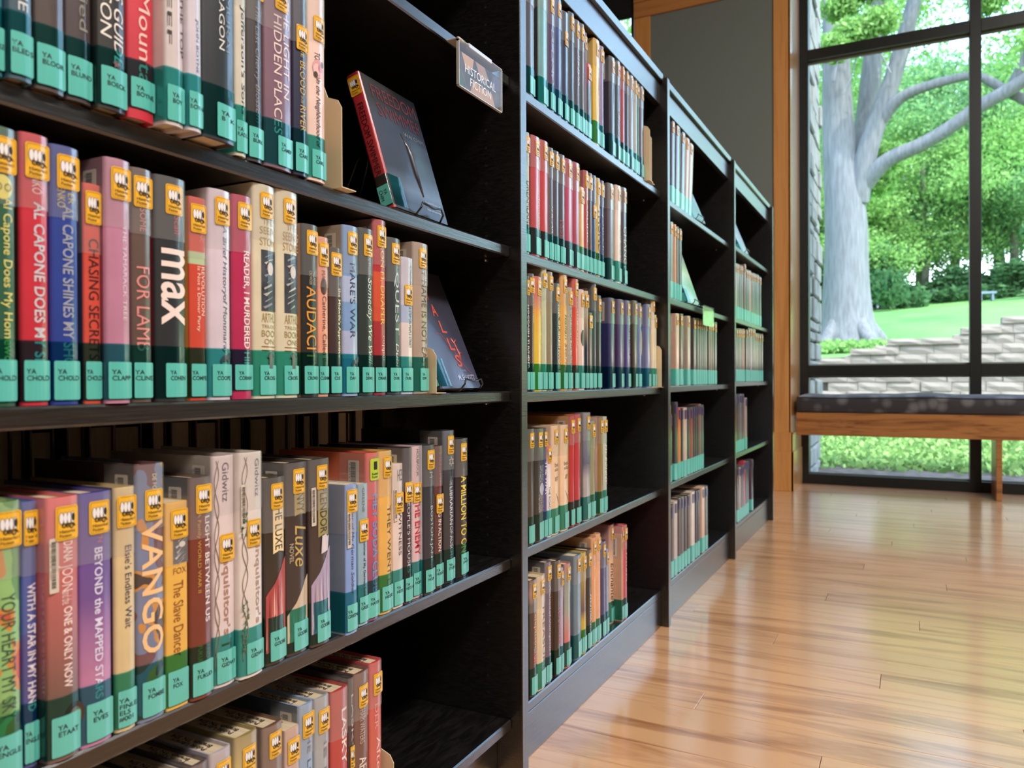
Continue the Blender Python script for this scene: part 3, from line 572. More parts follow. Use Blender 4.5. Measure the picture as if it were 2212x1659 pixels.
# wooden return of the column between the wall face and the window
tag(bx('trim_5', M_JAMB, XW-0.008, 5.60, 0.060, 0.0735, 0.37, ZC, None, 0.001), kind='structure')
tag(MB().box(XW-0.024, 5.600, 0.042, 0.0595, 0, 0.25, 0.002).box(XW-0.016, 5.600, 0.048, 0.0595, 0.2505, 0.37, 0.001).build('trim_6', M_JAMB), kind='structure')

# ------------------------------------------------------------------ window_1: big glazed wall of black mullions
w1 = tag(empty('window_1', (XG, 0, 0)), kind='structure')
fx0, fx1 = -0.05, 0.06
mull = [(0.003, 0.062)]+[(-0.94-k*1.0-0.063, -0.94-k*1.0) for k in range(0, 3)]
trans = [(0.0, 0.065), (0.729, 0.799), (2.862, 2.931), (4.25, 4.4)]
for a, b in mull: bx('mullion', M_FRAME, fx0, fx1, a, b, 0, ZC, w1, 0.003)
cells = [(-0.94, 0.003), (-1.94, -1.003), (-2.94, -2.003)]
for y0, y1 in cells:
    for a, b in trans: bx('transom', M_FRAME, fx0+0.004, fx1-0.004, y0, y1, a, b, w1)
    for (a, b), (c, d) in zip(trans[:-1], trans[1:]):
        q = mesh('pane', [(0, y0, b), (0, y0, c), (0, y1, c), (0, y1, b)], [(0, 3, 2, 1)][::1])
        obj('pane', q, M_GLASS, w1)
        s = MB()
        s.box(0.004, 0.012, y0, y1, b, b+0.010).box(0.004, 0.012, y0, y1, c-0.012, c)
        s.build('glazing_bead', mat('grey_glazing_bead', '9aa09c', 0.5), w1)
# window_2, high strip seen over the bookcases
w2 = tag(empty('window_2', (5.26, 0, 0)), kind='structure')
for a, b in ((1.087, 1.12), (2.46, 2.499)): bx('window_frame', M_FRAME, -0.03, 0.03, a, b, 0.901, 4.25, w2)
for a, b in ((0.901, 0.95), (4.19, 4.25)): bx('window_frame', M_FRAME, -0.03, 0.03, 1.12, 2.46, a, b, w2)
obj('pane', mesh('pane', [(0, 1.12, 0.95), (0, 1.12, 4.19), (0, 2.46, 4.19), (0, 2.46, 0.95)], [(0, 3, 2, 1)]), M_GLASS, w2)
bl = empty('roller_blind', (5.2, 0, 0)); tag(bl, 'black roller blind drawn partly down the window at the left', 'blind')
bx('blind_fabric', mat('black_blind_cloth', '101112', 0.8), -0.004, 0.0, 1.10, 2.48, 3.24, 4.24, bl)
bx('blind_bar', M_FRAME, -0.01, 0.005, 1.10, 2.48, 3.215, 3.24, bl, 0.002)

# ------------------------------------------------------------------ ceiling lamps (out of frame)
def ceiling_lamp(x, y, w, sx, sy, lab):
    t = tag(empty('ceiling_lamp', (x, y, ZC)), lab, 'lamp', 'ceiling panel lamps')
    MB().box(-sx/2, sx/2, -sy/2, sy/2, -0.06, -0.001).build('housing', M_CEIL, t)
    ld = bpy.data.lights.new('lamp_light', 'AREA'); ld.shape = 'RECTANGLE'; ld.size = sx*0.95; ld.size_y = sy*0.95; ld.energy = w; ld.color = (1.0, 0.94, 0.88)
    lo = bpy.data.objects.new('lamp_light', ld); COL.objects.link(lo); lo.parent = t; lo.location = (0, 0, -0.065)
LAMPS = [(-0.6, -2.7, 1.5), (1.0, -2.9, 1.6), (2.6, -2.9, 1.0), (-2.2, -3.2, 1.0)]
for i, (x, y, k) in enumerate(LAMPS): ceiling_lamp(x, y, CEIL_W*k, 1.2, 0.6, 'flat white ceiling panel lamp above the aisle')

# ------------------------------------------------------------------ bookcases
X1, PT, SP = 1.2431, 0.025, 0.94      # left face of the panel between bay 1 and 2, panel thickness, spacing
YS, YD = 0.022, 0.60
HOLE = mat('peg_hole_shadow', '020202', 0.9)
shelf_z = {1: [1.254, 0.95, 0.69, 0.389, 0.10], 2: [1.25, 0.948, 0.687, 0.395, 0.104], 3: [1.245, 0.954, 0.69, 0.399, 0.108], 4: [1.257, 0.96, 0.698, 0.402, 0.112]}
bay_label = {1: 'black bookcase nearest the camera, cut by the left picture edge', 2: 'second black bookcase from the camera, full of upright books',
             3: 'third black bookcase, with the green hanging sign', 4: 'farthest black bookcase, next to the orange column'}
_disc = None
def peg_holes():
    global _disc
    if _disc: return _disc
    mb = MB()
    for yy in (0.07, 0.26):
        for k in range(44):
            z = 0.14+k*0.032
            pts = [(yy+0.0028*math.cos(a*math.pi/4), z+0.0028*math.sin(a*math.pi/4)) for a in range(8)]
            mb.add([(-0.0004, p[0], p[1]) for p in pts], [tuple(range(8))[::-1]])
    _disc = mb.mesh('peg_holes'); return _disc
for k in (1, 2, 3, 4):
    xl = X1+(k-2)*SP+PT; xr = xl+SP-PT                        # clear opening
    t = tag(empty('bookcase', (xl, 0, 0)), bay_label[k], 'bookcase', 'run of black bookcases along the aisle')
    w = xr-xl
    bx('side_panel', M_BLACK, w, w+PT, 0, YD, 0, 1.571, t, 0.0015)
    if k == 1: bx('side_panel', M_BLACK, -PT, 0, 0, YD, 0, 1.571, t, 0.0015)
    tag(obj('peg_holes', peg_holes(), HOLE, t, (w, 0, 0)), kind='stuff')
    bx('back_panel', M_BLACK, 0.0005, w-0.0005, YD-0.012, YD, 0.0, 1.555, t)
    bx('top_board', M_BLACK, 0.0005, w-0.0005, 0.012, YD-0.013, 1.560, 1.582, t, 0.0015)
    bx('fascia', M_BLACK, 0.0005, w-0.0005, YS, YS+0.018, 1.497, 1.559, t, 0.001)
    for j, z in enumerate(shelf_z[k]):
        last = (j == 4)
        bx('shelf', M_BLACK, 0.001, w-0.001, YS, YD-0.014, z-0.019, z, t, 0.0022)
        if last:
            if k == 1: bx('plinth', M_BLACK, 0.001, w-0.001, YS+0.03, YS+0.05, 0.0, z-0.0195, t)
            else: bx('plinth', M_BLACK, 0.001, w-0.001, YS+0.0005, YS+0.02, 0.0, z-0.0195, t, 0.001)
        else:
            for yy in (0.07, 0.26):
                MB().tube([(w+0.001, yy, z-0.0225), (w-0.007, yy, z-0.0225)], 0.0026, 6).build('shelf_pin', M_METAL, t)

# ------------------------------------------------------------------ lettering
STR = set(['Historical\nFiction', 'Realistic\nFiction', 'HISTORICAL', 'FICTION', 'FREEDOM', 'SWIMMER', 'FREEDOM SWIMMER', 'WAI CHIM', 'W', 'A', 'L', 'S', 'A NOVEL', 'M. ELLIOTT',
    'YA\nCHIM', 'YA\nELLIO', 'Public Library\nBranch TN 374', '5 0574 00', 'A powerful story of\nfriendship, sacrifice,\nhope and survival', 'K'])
def parse_text(s): return [q.split('@') for q in s.split('|') if q]
for b, nme, z, items in ROWS:
    for it in items:
        for q in parse_text(it[5]):
            if q[0]: STR.add(q[0])
        if it[6]: STR.add('YA\n'+it[6])
        if 'banner' in it[8]: STR.add(it[8]['banner'][0])
def prefetch():
    tmp = []
    for s in sorted(STR):
        for st in ('r', 'b'):
            cu = bpy.data.curves.new('t', 'FONT'); cu.body = s; cu.size = 1; cu.resolution_u = 3; cu.space_line = 0.95
            if st == 'b': cu.offset = 0.016
            o = bpy.data.objects.new('t', cu); COL.objects.link(o); tmp.append((s, st, o, cu))
    bpy.context.view_layer.update(); dg = bpy.context.evaluated_depsgraph_get(); out = {}
    for s, st, o, cu in tmp:
        me = bpy.data.meshes.new_from_object(o.evaluated_get(dg))
        v = np.array([tuple(q.co)[:2] for q in me.vertices]); f = [tuple(p.vertices) for p in me.polygons]
        if len(v): v -= v.min(0)
        out[(s, st)] = (v, f); bpy.data.meshes.remove(me)
    for s, st, o, cu in tmp: bpy.data.objects.remove(o); bpy.data.curves.remove(cu)
    return out
TXT = prefetch()
def text_mesh(s, style, w, h, slant=0.0, keep=False):
    """flat lettering stretched to w x h in its own plane"""
    v, f = TXT[(s, 'b' if 'b' in style else 'r')]
    ex = v.max(0); q = v/ex
    q = q*np.array([w, h])
    if slant: q[:, 0] += (q[:, 1]-h/2)*slant
    return q, f
def ink(hexc): return mat('ink_'+hexc, hexc, 0.4, coat=0.6)
def spine_text(parent, s, hexc, style, x0, x1, z0, z1, name='title_lettering', y=-0.00045, m=None, wrb=None):
    """z1 top, z0 bottom; vertical lettering reads downward unless style has 'h'"""
    if 'h' in style:
        q, f = text_mesh(s, style, x1-x0, z1-z0, 0)
        vs = [(x0+a, y, z0+b) for a, b in q]
    else:
        q, f = text_mesh(s, style, z1-z0, x1-x0, 0.25 if 'i' in style else 0)
        vs = [(x0+b, y, z1-a) for a, b in q]
    if wrb: return bent(name, vs, f, m or ink(hexc), parent, *wrb)
    return obj(name, mesh(name, vs, f), m or ink(hexc), parent)

# ------------------------------------------------------------------ cover materials
_cc = {}
def cover_mat(spec):
    if spec in _cc: return _cc[spec]
    blot = spec.startswith('*'); toks = spec.strip('*').split(','); m, n, b = newmat('cover_'+spec.strip('*').replace(',', '_')[:40]); L = n.links
    tc = N(n, 'ShaderNodeTexCoord'); nz = N(n, 'ShaderNodeTexNoise', Scale=22.0, Detail=4.0); L.new(tc.outputs['Object'], nz.inputs['Vector'])
    if len(toks) > 1:
        sx = N(n, 'ShaderNodeSeparateXYZ'); L.new(tc.outputs['Generated'], sx.inputs[0])
        inv = N(n, 'ShaderNodeMath', operation='SUBTRACT'); inv.inputs[0].default_value = 1.0; L.new(sx.outputs['Z'], inv.inputs[1])
        wob = N(n, 'ShaderNodeMath', operation='MULTIPLY_ADD'); L.new(nz.outputs['Fac'], wob.inputs[0]); wob.inputs[1].default_value = 0.06 if '#' in spec else 0.0
        L.new(inv.outputs[0], wob.inputs[2])
        cr = N(n, 'ShaderNodeValToRGB'); els = cr.color_ramp.elements
        stops = [(0.0, toks[0])]
        for t in toks[1:]:
            if '#' in t: p, c = t.split('#'); stops.append((float(p), c))
            else: p, c = float(t[:-6]), t[-6:]; stops.append((p-0.002, stops[-1][1])); stops.append((p, c))
        els[0].position = 0; els[0].color = lin(stops[0][1]); els[1].position = stops[1][0]; els[1].color = lin(stops[1][1])
        for p, c in stops[2:]: e = els.new(p); e.color = lin(c)
        if blot:
            nz3 = N(n, 'ShaderNodeTexNoise', Scale=26.0, Detail=1.5); L.new(tc.outputs['Object'], nz3.inputs['Vector']); mr3 = N(n, 'ShaderNodeMapRange'); mr3.inputs[1].default_value = 0.3; mr3.inputs[2].default_value = 0.7
            L.new(nz3.outputs['Fac'], mr3.inputs[0]); L.new(mr3.outputs[0], cr.inputs[0])
        else: L.new(wob.outputs[0], cr.inputs[0])
        base = cr.outputs[0]
    else:
        rgb = N(n, 'ShaderNodeRGB'); rgb.outputs[0].default_value = lin(toks[0]); base = rgb.outputs[0]
    mr = N(n, 'ShaderNodeMapRange'); mr.inputs[1].default_value = 0.3; mr.inputs[2].default_value = 0.7; mr.inputs[3].default_value = 0.9; mr.inputs[4].default_value = 1.1
    L.new(nz.outputs['Fac'], mr.inputs[0]); sc = N(n, 'ShaderNodeVectorMath', operation='SCALE'); L.new(base, sc.inputs[0]); L.new(mr.outputs[0], sc.inputs['Scale'])
    L.new(sc.outputs[0], b.inputs['Base Color'])
    nb = N(n, 'ShaderNodeTexNoise', Scale=38.0, Detail=3.0); L.new(tc.outputs['Object'], nb.inputs['Vector'])
    bp = N(n, 'ShaderNodeBump', Strength=0.16, Distance=0.002); L.new(nb.outputs['Fac'], bp.inputs['Height']); L.new(bp.outputs[0], b.inputs['Coat Normal'])
    b.inputs['Roughness'].default_value = 0.45; b.inputs['Coat Weight'].default_value = 1.0; b.inputs['Coat Roughness'].default_value = 0.13; b.inputs['Coat IOR'].default_value = 1.58
    _cc[spec] = m; return m

# ------------------------------------------------------------------ book geometry
def rad_of(w, H): return min(0.0040 if H > 0.208 else 0.0022, w*0.3)
def bulge_of(w, H): return min(0.0023, w*0.072) if H > 0.208 else min(0.0010, w*0.04)
def prof(x, w, r, B):
    h = w/2-r; t = (x-w/2)/h
    return B*(1-t*t) if abs(t) < 1 else 0.0
def spine_outline(w, r, D, off=0.0, yl=None, yr=None, bulge=0.0003):
    r = min(r, w*0.42); yl = D if yl is None else yl; yr = D if yr is None else yr; n = 4; p = [(-off, yl), (-off, r)]
    for k in range(1, n+1):
        a = math.pi/2*k/n; p.append((r-(r+off)*math.cos(a), r-(r+off)*math.sin(a)))
    for k in range(1, 8):
        xx = r+(w-2*r)*k/8; p.append((xx, -off-prof(xx, w, r, bulge)))
    for k in range(0, n):
        a = math.pi/2*k/n; p.append((w-r+(r+off)*math.sin(a), r-(r+off)*math.cos(a)))
    p += [(w+off, r), (w+off, yr)]; return p
def strip(pts, z0, z1, flip=False):
    n = len(pts); vs = [(x, y, z0) for x, y in pts]+[(x, y, z1) for x, y in pts]
    fs = [(i, i+1, i+1+n, i+n) for i in range(n-1)]
    if flip: fs = [f[::-1] for f in fs]
    return vs, fs
def cover_geo(w, H, D, t, r, B=0.0003):
    o = spine_outline(w, r, D, 0.0, None, None, B); i_ = [(min(max(x, t), w-t), max(y, t)) for x, y in o]
    i_[0] = (t, D); i_[-1] = (w-t, D)
    mb = MB(); mb.add(*strip(o, 0, H), True); mb.add(*strip(i_, 0, H, True), False)
    n = len(o)
    for z, fl in ((H, False), (0, True)):
        vs = [(x, y, z) for x, y in o]+[(x, y, z) for x, y in i_]; fs = [(k, k+1, k+1+n, k+n) for k in range(n-1)]
        mb.add(vs, [f if fl else f[::-1] for f in fs])
    for k in (0, n-1):
        a, b = o[k], i_[k]; mb.add([(a[0], D, 0), (b[0], D, 0), (b[0], D, H), (a[0], D, H)], [(0, 1, 2, 3)])
    return mb
def cut_x(vs, fs, xs):
    import bmesh
    bm = bmesh.new(); bv = [bm.verts.new(v) for v in vs]
    for f in fs:
        try: bm.faces.new([bv[i] for i in f])
        except ValueError: pass
    for x in xs:
        bmesh.ops.bisect_plane(bm, geom=bm.verts[:]+bm.edges[:]+bm.faces[:], plane_co=(x, 0, 0), plane_no=(1, 0, 0))
    bm.verts.index_update()
    out = (np.array([tuple(v.co) for v in bm.verts]), [tuple(v.index for v in f.verts) for f in bm.faces]); bm.free(); return out
def bent(name, vs, fs, m, parent, w, r, B, cut=True):
    """lay a flat piece (built in front of the plane y=0) on the rounded spine"""
    if cut and B > 0.0005: vs, fs = cut_x(vs, fs, [w*k/7 for k in range(1, 7)])
    return obj(name, mesh(name, [(x, y-prof(x, w, r, B), z) for x, y, z in vs], fs), m, parent)
def recalc(me):
    import bmesh
    bm = bmesh.new(); bm.from_mesh(me); bmesh.ops.recalc_face_normals(bm, faces=bm.faces); bm.to_mesh(me); bm.free()

# shared sticker artwork (unit: the real sticker, origin lower left, face -y)
SW, SH = 0.020, 0.029
def ring(pts_out, pts_in, y):
    n = len(pts_out); vs = [(x, y, z) for x, z in pts_out]+[(x, y, z) for x, z in pts_in]
    return vs, [(i, (i+1) % n, (i+1) % n+n, i+n) for i in range(n)]
def sticker_meshes():
    d = {}
    d['plate'] = MB().poly(rrect(0, SW, 0, SH, 0.0022), -0.0003, 0.0).mesh('genre_sticker')
    bk = MB(); vs, fs = ring(rrect(0.0011, SW-0.0011, 0.0011, SH-0.0011, 0.0015), rrect(0.00135, SW-0.00135, 0.00135, SH-0.00135, 0.0013), -0.00042); bk.add(vs, fs)
    for cx, cz, r in ((0.0065, 0.0125, 0.0021), (0.0134, 0.0117, 0.0024), (0.0095, 0.0119, 0.0014), (0.0158, 0.0123, 0.0012)):
        vs, fs = ring(ell(cx, cz, r, r, 12), ell(cx, cz, r*0.55, r*0.55, 12), -0.00046); bk.add(vs, fs)
        bk.add([(cx-r, -0.00046, cz-0.0002), (cx+r, -0.00046, cz-0.0002), (cx+r, -0.00046, cz+0.0002), (cx-r, -0.00046, cz+0.0002)], [(0, 1, 2, 3)])
    bk.poly([(0.0042, 0.0146), (0.0160, 0.0136), (0.0180, 0.0108), (0.0172, 0.0106), (0.0155, 0.0125), (0.0046, 0.0136)], -0.00046, -0.0004)
    bk.poly(ell(0.0150, 0.0190, 0.0018, 0.0034, 14), -0.00054, -0.0005)
    for cx in (0.0043, 0.0076, 0.0110, 0.0146): # black outline behind each canopy bow
        bk.poly(ell(cx, 0.0187, 0.0021, 0.0052, 14), -0.00044, -0.0004)
    v, f = TXT[('Historical\nFiction', 'b')]; ex = v.max(0); q = v/ex*np.array([0.0150, 0.0064])
    bk.add([(0.0028+a, -0.00042, 0.0024+b) for a, b in q], f)
    d['black'] = bk.mesh('wagon_print')
    wh = MB()
    for cx in (0.0043, 0.0076, 0.0110, 0.0146): wh.poly(ell(cx, 0.0188, 0.00162, 0.0047, 14), -0.00048, -0.00045)
    d['white'] = wh.mesh('wagon_canopy')
    rb = MB(); rb.poly(rrect(0.006, 0.014, 0.014, 0.025, 0.001), -0.00045, -0.0004)
    v, f = TXT[('Realistic\nFiction', 'b')]; ex = v.max(0); q = v/ex*np.array([0.0150, 0.0074])
    rb.add([(0.0025+a, -0.00042, 0.0028+b) for a, b in q], f); d['real'] = rb.mesh('book_print')
    lab = MB(); lw, lh = 0.018, 0.046
    d['bplate'] = MB().poly(rrect(0, lw, 0, lh, 0.0015), -0.0003, 0).mesh('barcode_label')
    bc = MB(); z = 0.004
    while z < 0.0425:
        h = random.choice([0.0004, 0.0007, 0.001]); bc.poly([(0.004, z), (0.0125, z), (0.0125, z+h), (0.004, z+h)], -0.0004, -0.00035); z += h+random.choice([0.0004, 0.0006])
    v, f = TXT[('5 0574 00', 'r')]; ex = v.max(0); q = v/ex*np.array([0.03, 0.0017])
    bc.add([(0.0015+b, -0.0004, 0.042-a) for a, b in q], f); d['bars'] = bc.mesh('barcode_lines')
    return d
ST = sticker_meshes()
STC = {}
for k_, me_ in ST.items():
    if k_ in ('plate', 'black', 'white', 'real'):
        STC[k_] = cut_x([tuple(v.co) for v in me_.vertices], [tuple(p.vertices) for p in me_.polygons], [SW*k/5 for k in range(1, 5)])
_stk = {}
_call = {}
def call_mesh(s):
    if s not in _call:
        v, f = TXT[(s, 'b')]; ex = v.max(0); n = max(s.split('\n'), key=len); lines = s.count('\n')+1
        w = 0.0038*max(len(n), 2); h = 0.0056*lines-0.0014
        q = v/ex*np.array([w, h]); _call[s] = ([(a, b) for a, b in q], f, w, h)
    return _call[s]
def place_sticker(root, x, z, sx=1.0, kind='hist', detail=True, wrb=(0.03, 0.004, 0.0)):
    w, r, B = wrb
    def part(key, name, m, parent, y0):
        vs, fs = STC[key]
        return obj(name, mesh(name, [(x+a*sx, y0+b-prof(x+a*sx, w, r, B), z+c) for a, b, c in vs], fs), m, parent)
    p = part('plate', 'genre_sticker', {'hist': M_YEL, 'real': M_LIME, 'purple': M_PURP}[kind], root, -0.0013)
    if kind == 'purple': return p
    if kind == 'real': part('real', 'book_print', M_INK, p, -0.0013); return p
    part('black', 'wagon_print', M_INK, p, -0.0013)
    if detail: part('white', 'wagon_canopy', M_WHITE, p, -0.0013)
    return p
def barcode(root, side, w, H, zt, D):
    if side: # on the left cover board, facing -x
        p = obj('barcode_label', ST['bplate'], M_BARW, root, (-0.0004, 0.030, zt-0.050), (0, 0, -math.pi/2))
    else:
        p = obj('barcode_label', ST['bplate'], M_BARW, root, (0.0012, -0.0016, zt-0.050)); p.scale = (0.45, 1, 1)
    obj('barcode_lines', ST['bars'], M_INK, p)

def make_book(w, H, cover, texts, call, o, near=2, D=None):
    hard = H > 0.208; D = D or (0.152 if hard else 0.115); D += ((w*1e4) % 7)*0.002
    t = 0.0022 if hard else 0.0006; r = rad_of(w, H); B = bulge_of(w, H); wrb = (w, r, B)
    root = empty('book')
    me = cover_geo(w, H, D, t, r, B).mesh('cover'); recalc(me); m = cover_mat(cover)
    cv = obj('cover', me, m, root)
    if 'side' in o:   # printed cover boards in another colour than the spine
        me.materials.append(cover_mat(o['side']))
        for p in me.polygons:
            if abs(p.normal.x) > 0.7 and p.center.x < w*0.3 and p.center.y > 0.004: p.material_index = 1
    rc = 0.0035 if hard else 0.0004
    pg = MB().box(t+0.0001, w-t-0.0001, t+0.001, D-rc-0.0005, rc, H-rc).build('page_block', M_PAGE, root)
    if near == 0: # far bays: teal foot only
        tp = obj('teal_tape', mesh('teal_tape', *strip(spine_outline(w, r, D, 0.0004, 0.03, 0.015, B), 0.002, 0.052), True), M_TEAL, root)
        return root
    # clear protector film at the head, tinted teal tape at the foot, teal call label on it
    zt = H-0.0005
    if near == 2 or hard:
        obj('clear_protector', mesh('clear_protector', *strip(spine_outline(w, r, D, 0.0011, 0.045, 0.02, B), H-0.062, zt), True), M_CLEAR, root)
    z0 = 0.003 if 'foot' not in o else 0.009
    obj('teal_tape', mesh('teal_tape', *strip(spine_outline(w, r, D, 0.0007, 0.05, 0.02, B), z0, 0.054), True), M_TAPE, root)
    lx1 = w-0.001; lx0 = max(0.0012, w-0.0262)
    if w < 0.018: lx0 = 0.0008; lx1 = w-0.0006
    q_ = MB().poly(rrect(lx0, lx1, z0+0.0012, 0.0375, 0.0014), -0.0014, -0.0010); lb = bent('call_label', q_.v, q_.f, M_TEAL, root, *wrb)
    if call:
        v, f, cw, ch = call_mesh('YA\n'+call); k = min(1.0, (lx1-lx0-0.0008)/cw); x = lx0+min(0.0045, (lx1-lx0-cw*k)*0.7)
        bent('call_lettering', [(x+a*k, -0.0016, 0.0305-ch+b) for a, b in v], f, M_INK, lb, *wrb, cut=False)
    # genre sticker
    sx = min(1.0, (w-0.0015)/SW); stf = o.get('st', 0.035); x = max(0.0006, min(w-SW*sx-0.0004, w*0.5-SW*sx/2+0.002))
    place_sticker(root, x, H*(1-stf)-SH, sx, 'real' if o.get('real') else 'hist', near > 0, wrb)
    if o.get('bar'): barcode(root, True, w, H, H-0.006, D)
    if o.get('bar2'): barcode(root, False, w, H, H-0.03, D)
    if 'foot' in o: pass
    for q in parse_text(texts):
        if not q[0]: continue
        za, zb = map(float, q[1].split('-')); xa, xb = map(float, q[2].split('-')); sty = q[4] if len(q) > 4 else ''
        spine_text(root, q[0], q[3], sty, w*xa, w*min(xb, 0.985), H*(1-zb), H*(1-za), wrb=wrb)
    def plate(name, pts, hexc, y=-0.0003, th=0.0002, m=None):
        q_ = MB().poly(pts, y-th, y); return bent(name, q_.v, q_.f, m or ink(hexc), root, *wrb)
    X = lambda f: w*f
    Z = lambda f: H*(1-f)
    if 'disc' in o:
        plate('spine_emblem', ell(X(.5), Z(.215), w*.36, w*.42, 24), o['disc']); 
        for cx in (.36, .66): obj('spectacle_ring', mesh('ring', *ring(ell(X(cx), Z(.215), w*.11, w*.13, 16), ell(X(cx), Z(.215), w*.085, w*.105, 16), -0.001-B)), M_INK, root)
    if 'rose' in o:
        for i, (cx, cz, rr, c) in enumerate([(.5, .405, .3, 'd8a0a0'), (.42, .41, .18, 'e8c0bc'), (.6, .4, .14, 'c88488'), (.35, .44, .1, '4c4038'), (.72, .375, .1, '584840')]):
            plate('rose_print', ell(X(cx), Z(cz), w*rr, w*rr*1.2, 12), c, -0.0006-i*0.00005, 0.00004)
    if 'pic' in o:
        a, b = o['pic']; plate('spine_picture', [(X(.3), Z(b)), (X(.97), Z(b)), (X(.97), Z(a)), (X(.3), Z(a))], '34363a', m=mat('ink_drawing', '3c4048', 0.5, coat=0.6, vary=0.6, vscale=60))
        for i in range(9):
            zz = a+(b-a)*(i+0.6)/9.6; q = rng.random(4)
            plate('picture_stroke', [(X(.34+.2*q[0]), Z(zz+.012)), (X(.7+.24*q[1]), Z(zz-.012)), (X(.62+.24*q[2]), Z(zz-.004)), (X(.4+.1*q[3]), Z(zz+.02))][::-1], random.choice(['b4b0ac', 'cfc8c2', '8c9098']), -0.0009)
        plate('picture_face', ell(X(.68), Z(a+(b-a)*.3), w*.15, H*(b-a)*.11, 14), 'cfc6c0', -0.0011)
    if 'emb2' in o:
        plate('lantern_print', [(X(.6), Z(.86)), (X(.78), Z(.86)), (X(.78), Z(.81)), (X(.88), Z(.805)), (X(.69), Z(.78)), (X(.5), Z(.805)), (X(.6), Z(.81))], '2a3c38', -0.0013)
        for zz in (.755, .772): plate('gold_rule', [(X(.3), Z(zz+.004)), (X(.97), Z(zz+.004)), (X(.97), Z(zz)), (X(.3), Z(zz))], '90683c')
    if 'emb' in o:
        plate('publisher_mark', [(X(.4), Z(.81)), (X(.52), Z(.79)), (X(.8), Z(.785)), (X(.92), Z(.765)), (X(.9), Z(.8)), (X(.82), Z(.81)), (X(.86), Z(.825)), (X(.7), Z(.81)), (X(.5), Z(.815)), (X(.45), Z(.83))], '2c3c44', -0.0013)
    if 'oval' in o: plate('portrait_oval', ell(X(.5), Z(.31 if w < .03 else .48), w*.3, w*.55, 18), '4c3430')
    if 'banner' in o:
        s, a, b, c = o['banner']; plate('title_banner', [(X(.34), Z(b)), (X(.62), Z(b-.012)), (X(.9), Z(b)), (X(.9), Z(a)), (X(.34), Z(a))], c)
        spine_text(root, s, '2c2420', '', X(.42), X(.8), Z(b-.02), Z(a+.01), y=-0.0009, wrb=wrb)
    if 'gown' in o:
        cols = o['gown']; a0 = o['gz']; rg = random.Random(len(cols)+int(w*1e5))
        plate('gown_print', [(X(.03), Z(.93)), (X(.95), Z(.93)), (X(.97), Z(a0)), (X(.75), Z(a0+.05)), (X(.4), Z(a0+.13)), (X(.03), Z(a0+.19))], cols[0])
        for i in range(9):
            xx = .08+.09*i; zt_ = a0+.2-.17*xx+.02*rg.random(); zb_ = min(.92, zt_+.15+.25*rg.random()); xo = rg.uniform(-.06, .1)
            plate('gown_fold', [(X(xx+xo), Z(zb_)), (X(min(.96, xx+xo+.07)), Z(zb_-.02)), (X(xx+.05), Z((zt_+zb_)/2)), (X(xx+.03), Z(zt_)), (X(xx-.01), Z((zt_+zb_)/2))], cols[1+i % (len(cols)-1)], -0.00052-0.00001*i, 0.00006)
    if 'patch' in o: plate('torn_white_label', [(X(.45), Z(.51)), (X(.82), Z(.5)), (X(.9), Z(.42)), (X(.8), Z(.425)), (X(.72), Z(.41)), (X(.5), Z(.415))], 'd8ccd0', -0.0012)
    if 'face' in o:
        plate('portrait_print', ell(X(.78), Z(.845), w*.34, H*.05, 20), '2c2420'); plate('portrait_face', ell(X(.8), Z(.85), w*.2, H*.035, 18), '58604c', -0.0009)
    if 'vine' in o:
        g = MB(); c0 = 0.03 if o['vine'] == 1 else 0.1
        for ph in (0, 2.1):
            pts = [(X(c0+0.10)+w*0.09*math.sin(i*0.55+ph), -0.0006-0.0002*(ph > 0)-prof(X(c0+0.10)+w*0.09*math.sin(i*0.55+ph), w, r, B), Z(.02)-i*H*0.9/44) for i in range(45)]
            g.tube(pts, 0.00045, 4)
        g.build('vine_print', ink('8c7458'), root)
        if o['vine'] == 2:
            lf = MB()
            for i in range(26):
                cz = Z(.27+.03*(i % 4)) if i < 8 else Z(.66+.012*(i-8)); cx = X(.05+.25*rng.random()); a = rng.random()*6
                lf.poly([(cx+.0022*math.cos(a+k*2.09)*(1 if k % 1 == 0 else .4), cz+.0022*math.sin(a+k*2.09)) for k in range(3)], -0.0011-B*.7, -0.0009-B*.7)
            tag(lf.build('leaf_print', ink('3c6c50'), root), kind='stuff')
    if 'moon' in o: plate('moon_print', ell(X(.7), Z(.54), w*.28, w*.3, 18), 'b4b4bc')
    if 'quill' in o:
        for a, b, c, d in ((.85, .1, .45, .2), (.4, .17, .95, .13), (.4, .62, .75, .7), (.5, .64, .8, .72)):
            MB().tube([(X(a), -0.0003-prof(X(a), w, r, B), Z(b)), (X((a+c)/2+.05), -0.0003-prof(X((a+c)/2+.05), w, r, B), Z((b+d)/2+.005)), (X(c), -0.0003-prof(X(c), w, r, B), Z(d))], [0.0002, 0.0007, 0.0002], 4).build('feather_print', ink('403c40'), root)
    if 'starem' in o:
        for fl in (1, -1):
            R_ = w*.26; pts = [(X(.55)+R_*math.sin(k*2.094+(0 if fl > 0 else math.pi)), Z(.205)+R_*math.cos(k*2.094+(0 if fl > 0 else math.pi))) for k in range(3)]
            pin = [(X(.55)+(p[0]-X(.55))*.78, Z(.205)+(p[1]-Z(.205))*.78) for p in pts]
            obj('star_print', mesh('star', *ring(pts, pin, -0.0009-0.0001*fl-B)), ink('b8b4a8'), root)
        plate('figure_print', [(X(.55), Z(.3)), (X(.7), Z(.3)), (X(.66), Z(.235)), (X(.6), Z(.225)), (X(.54), Z(.24))], '14181c')
    if 'yo' in o: plate('yellow_oval', ell(X(.85), Z(.47), w*.13+.002, H*.155, 22), 'dcb83c')
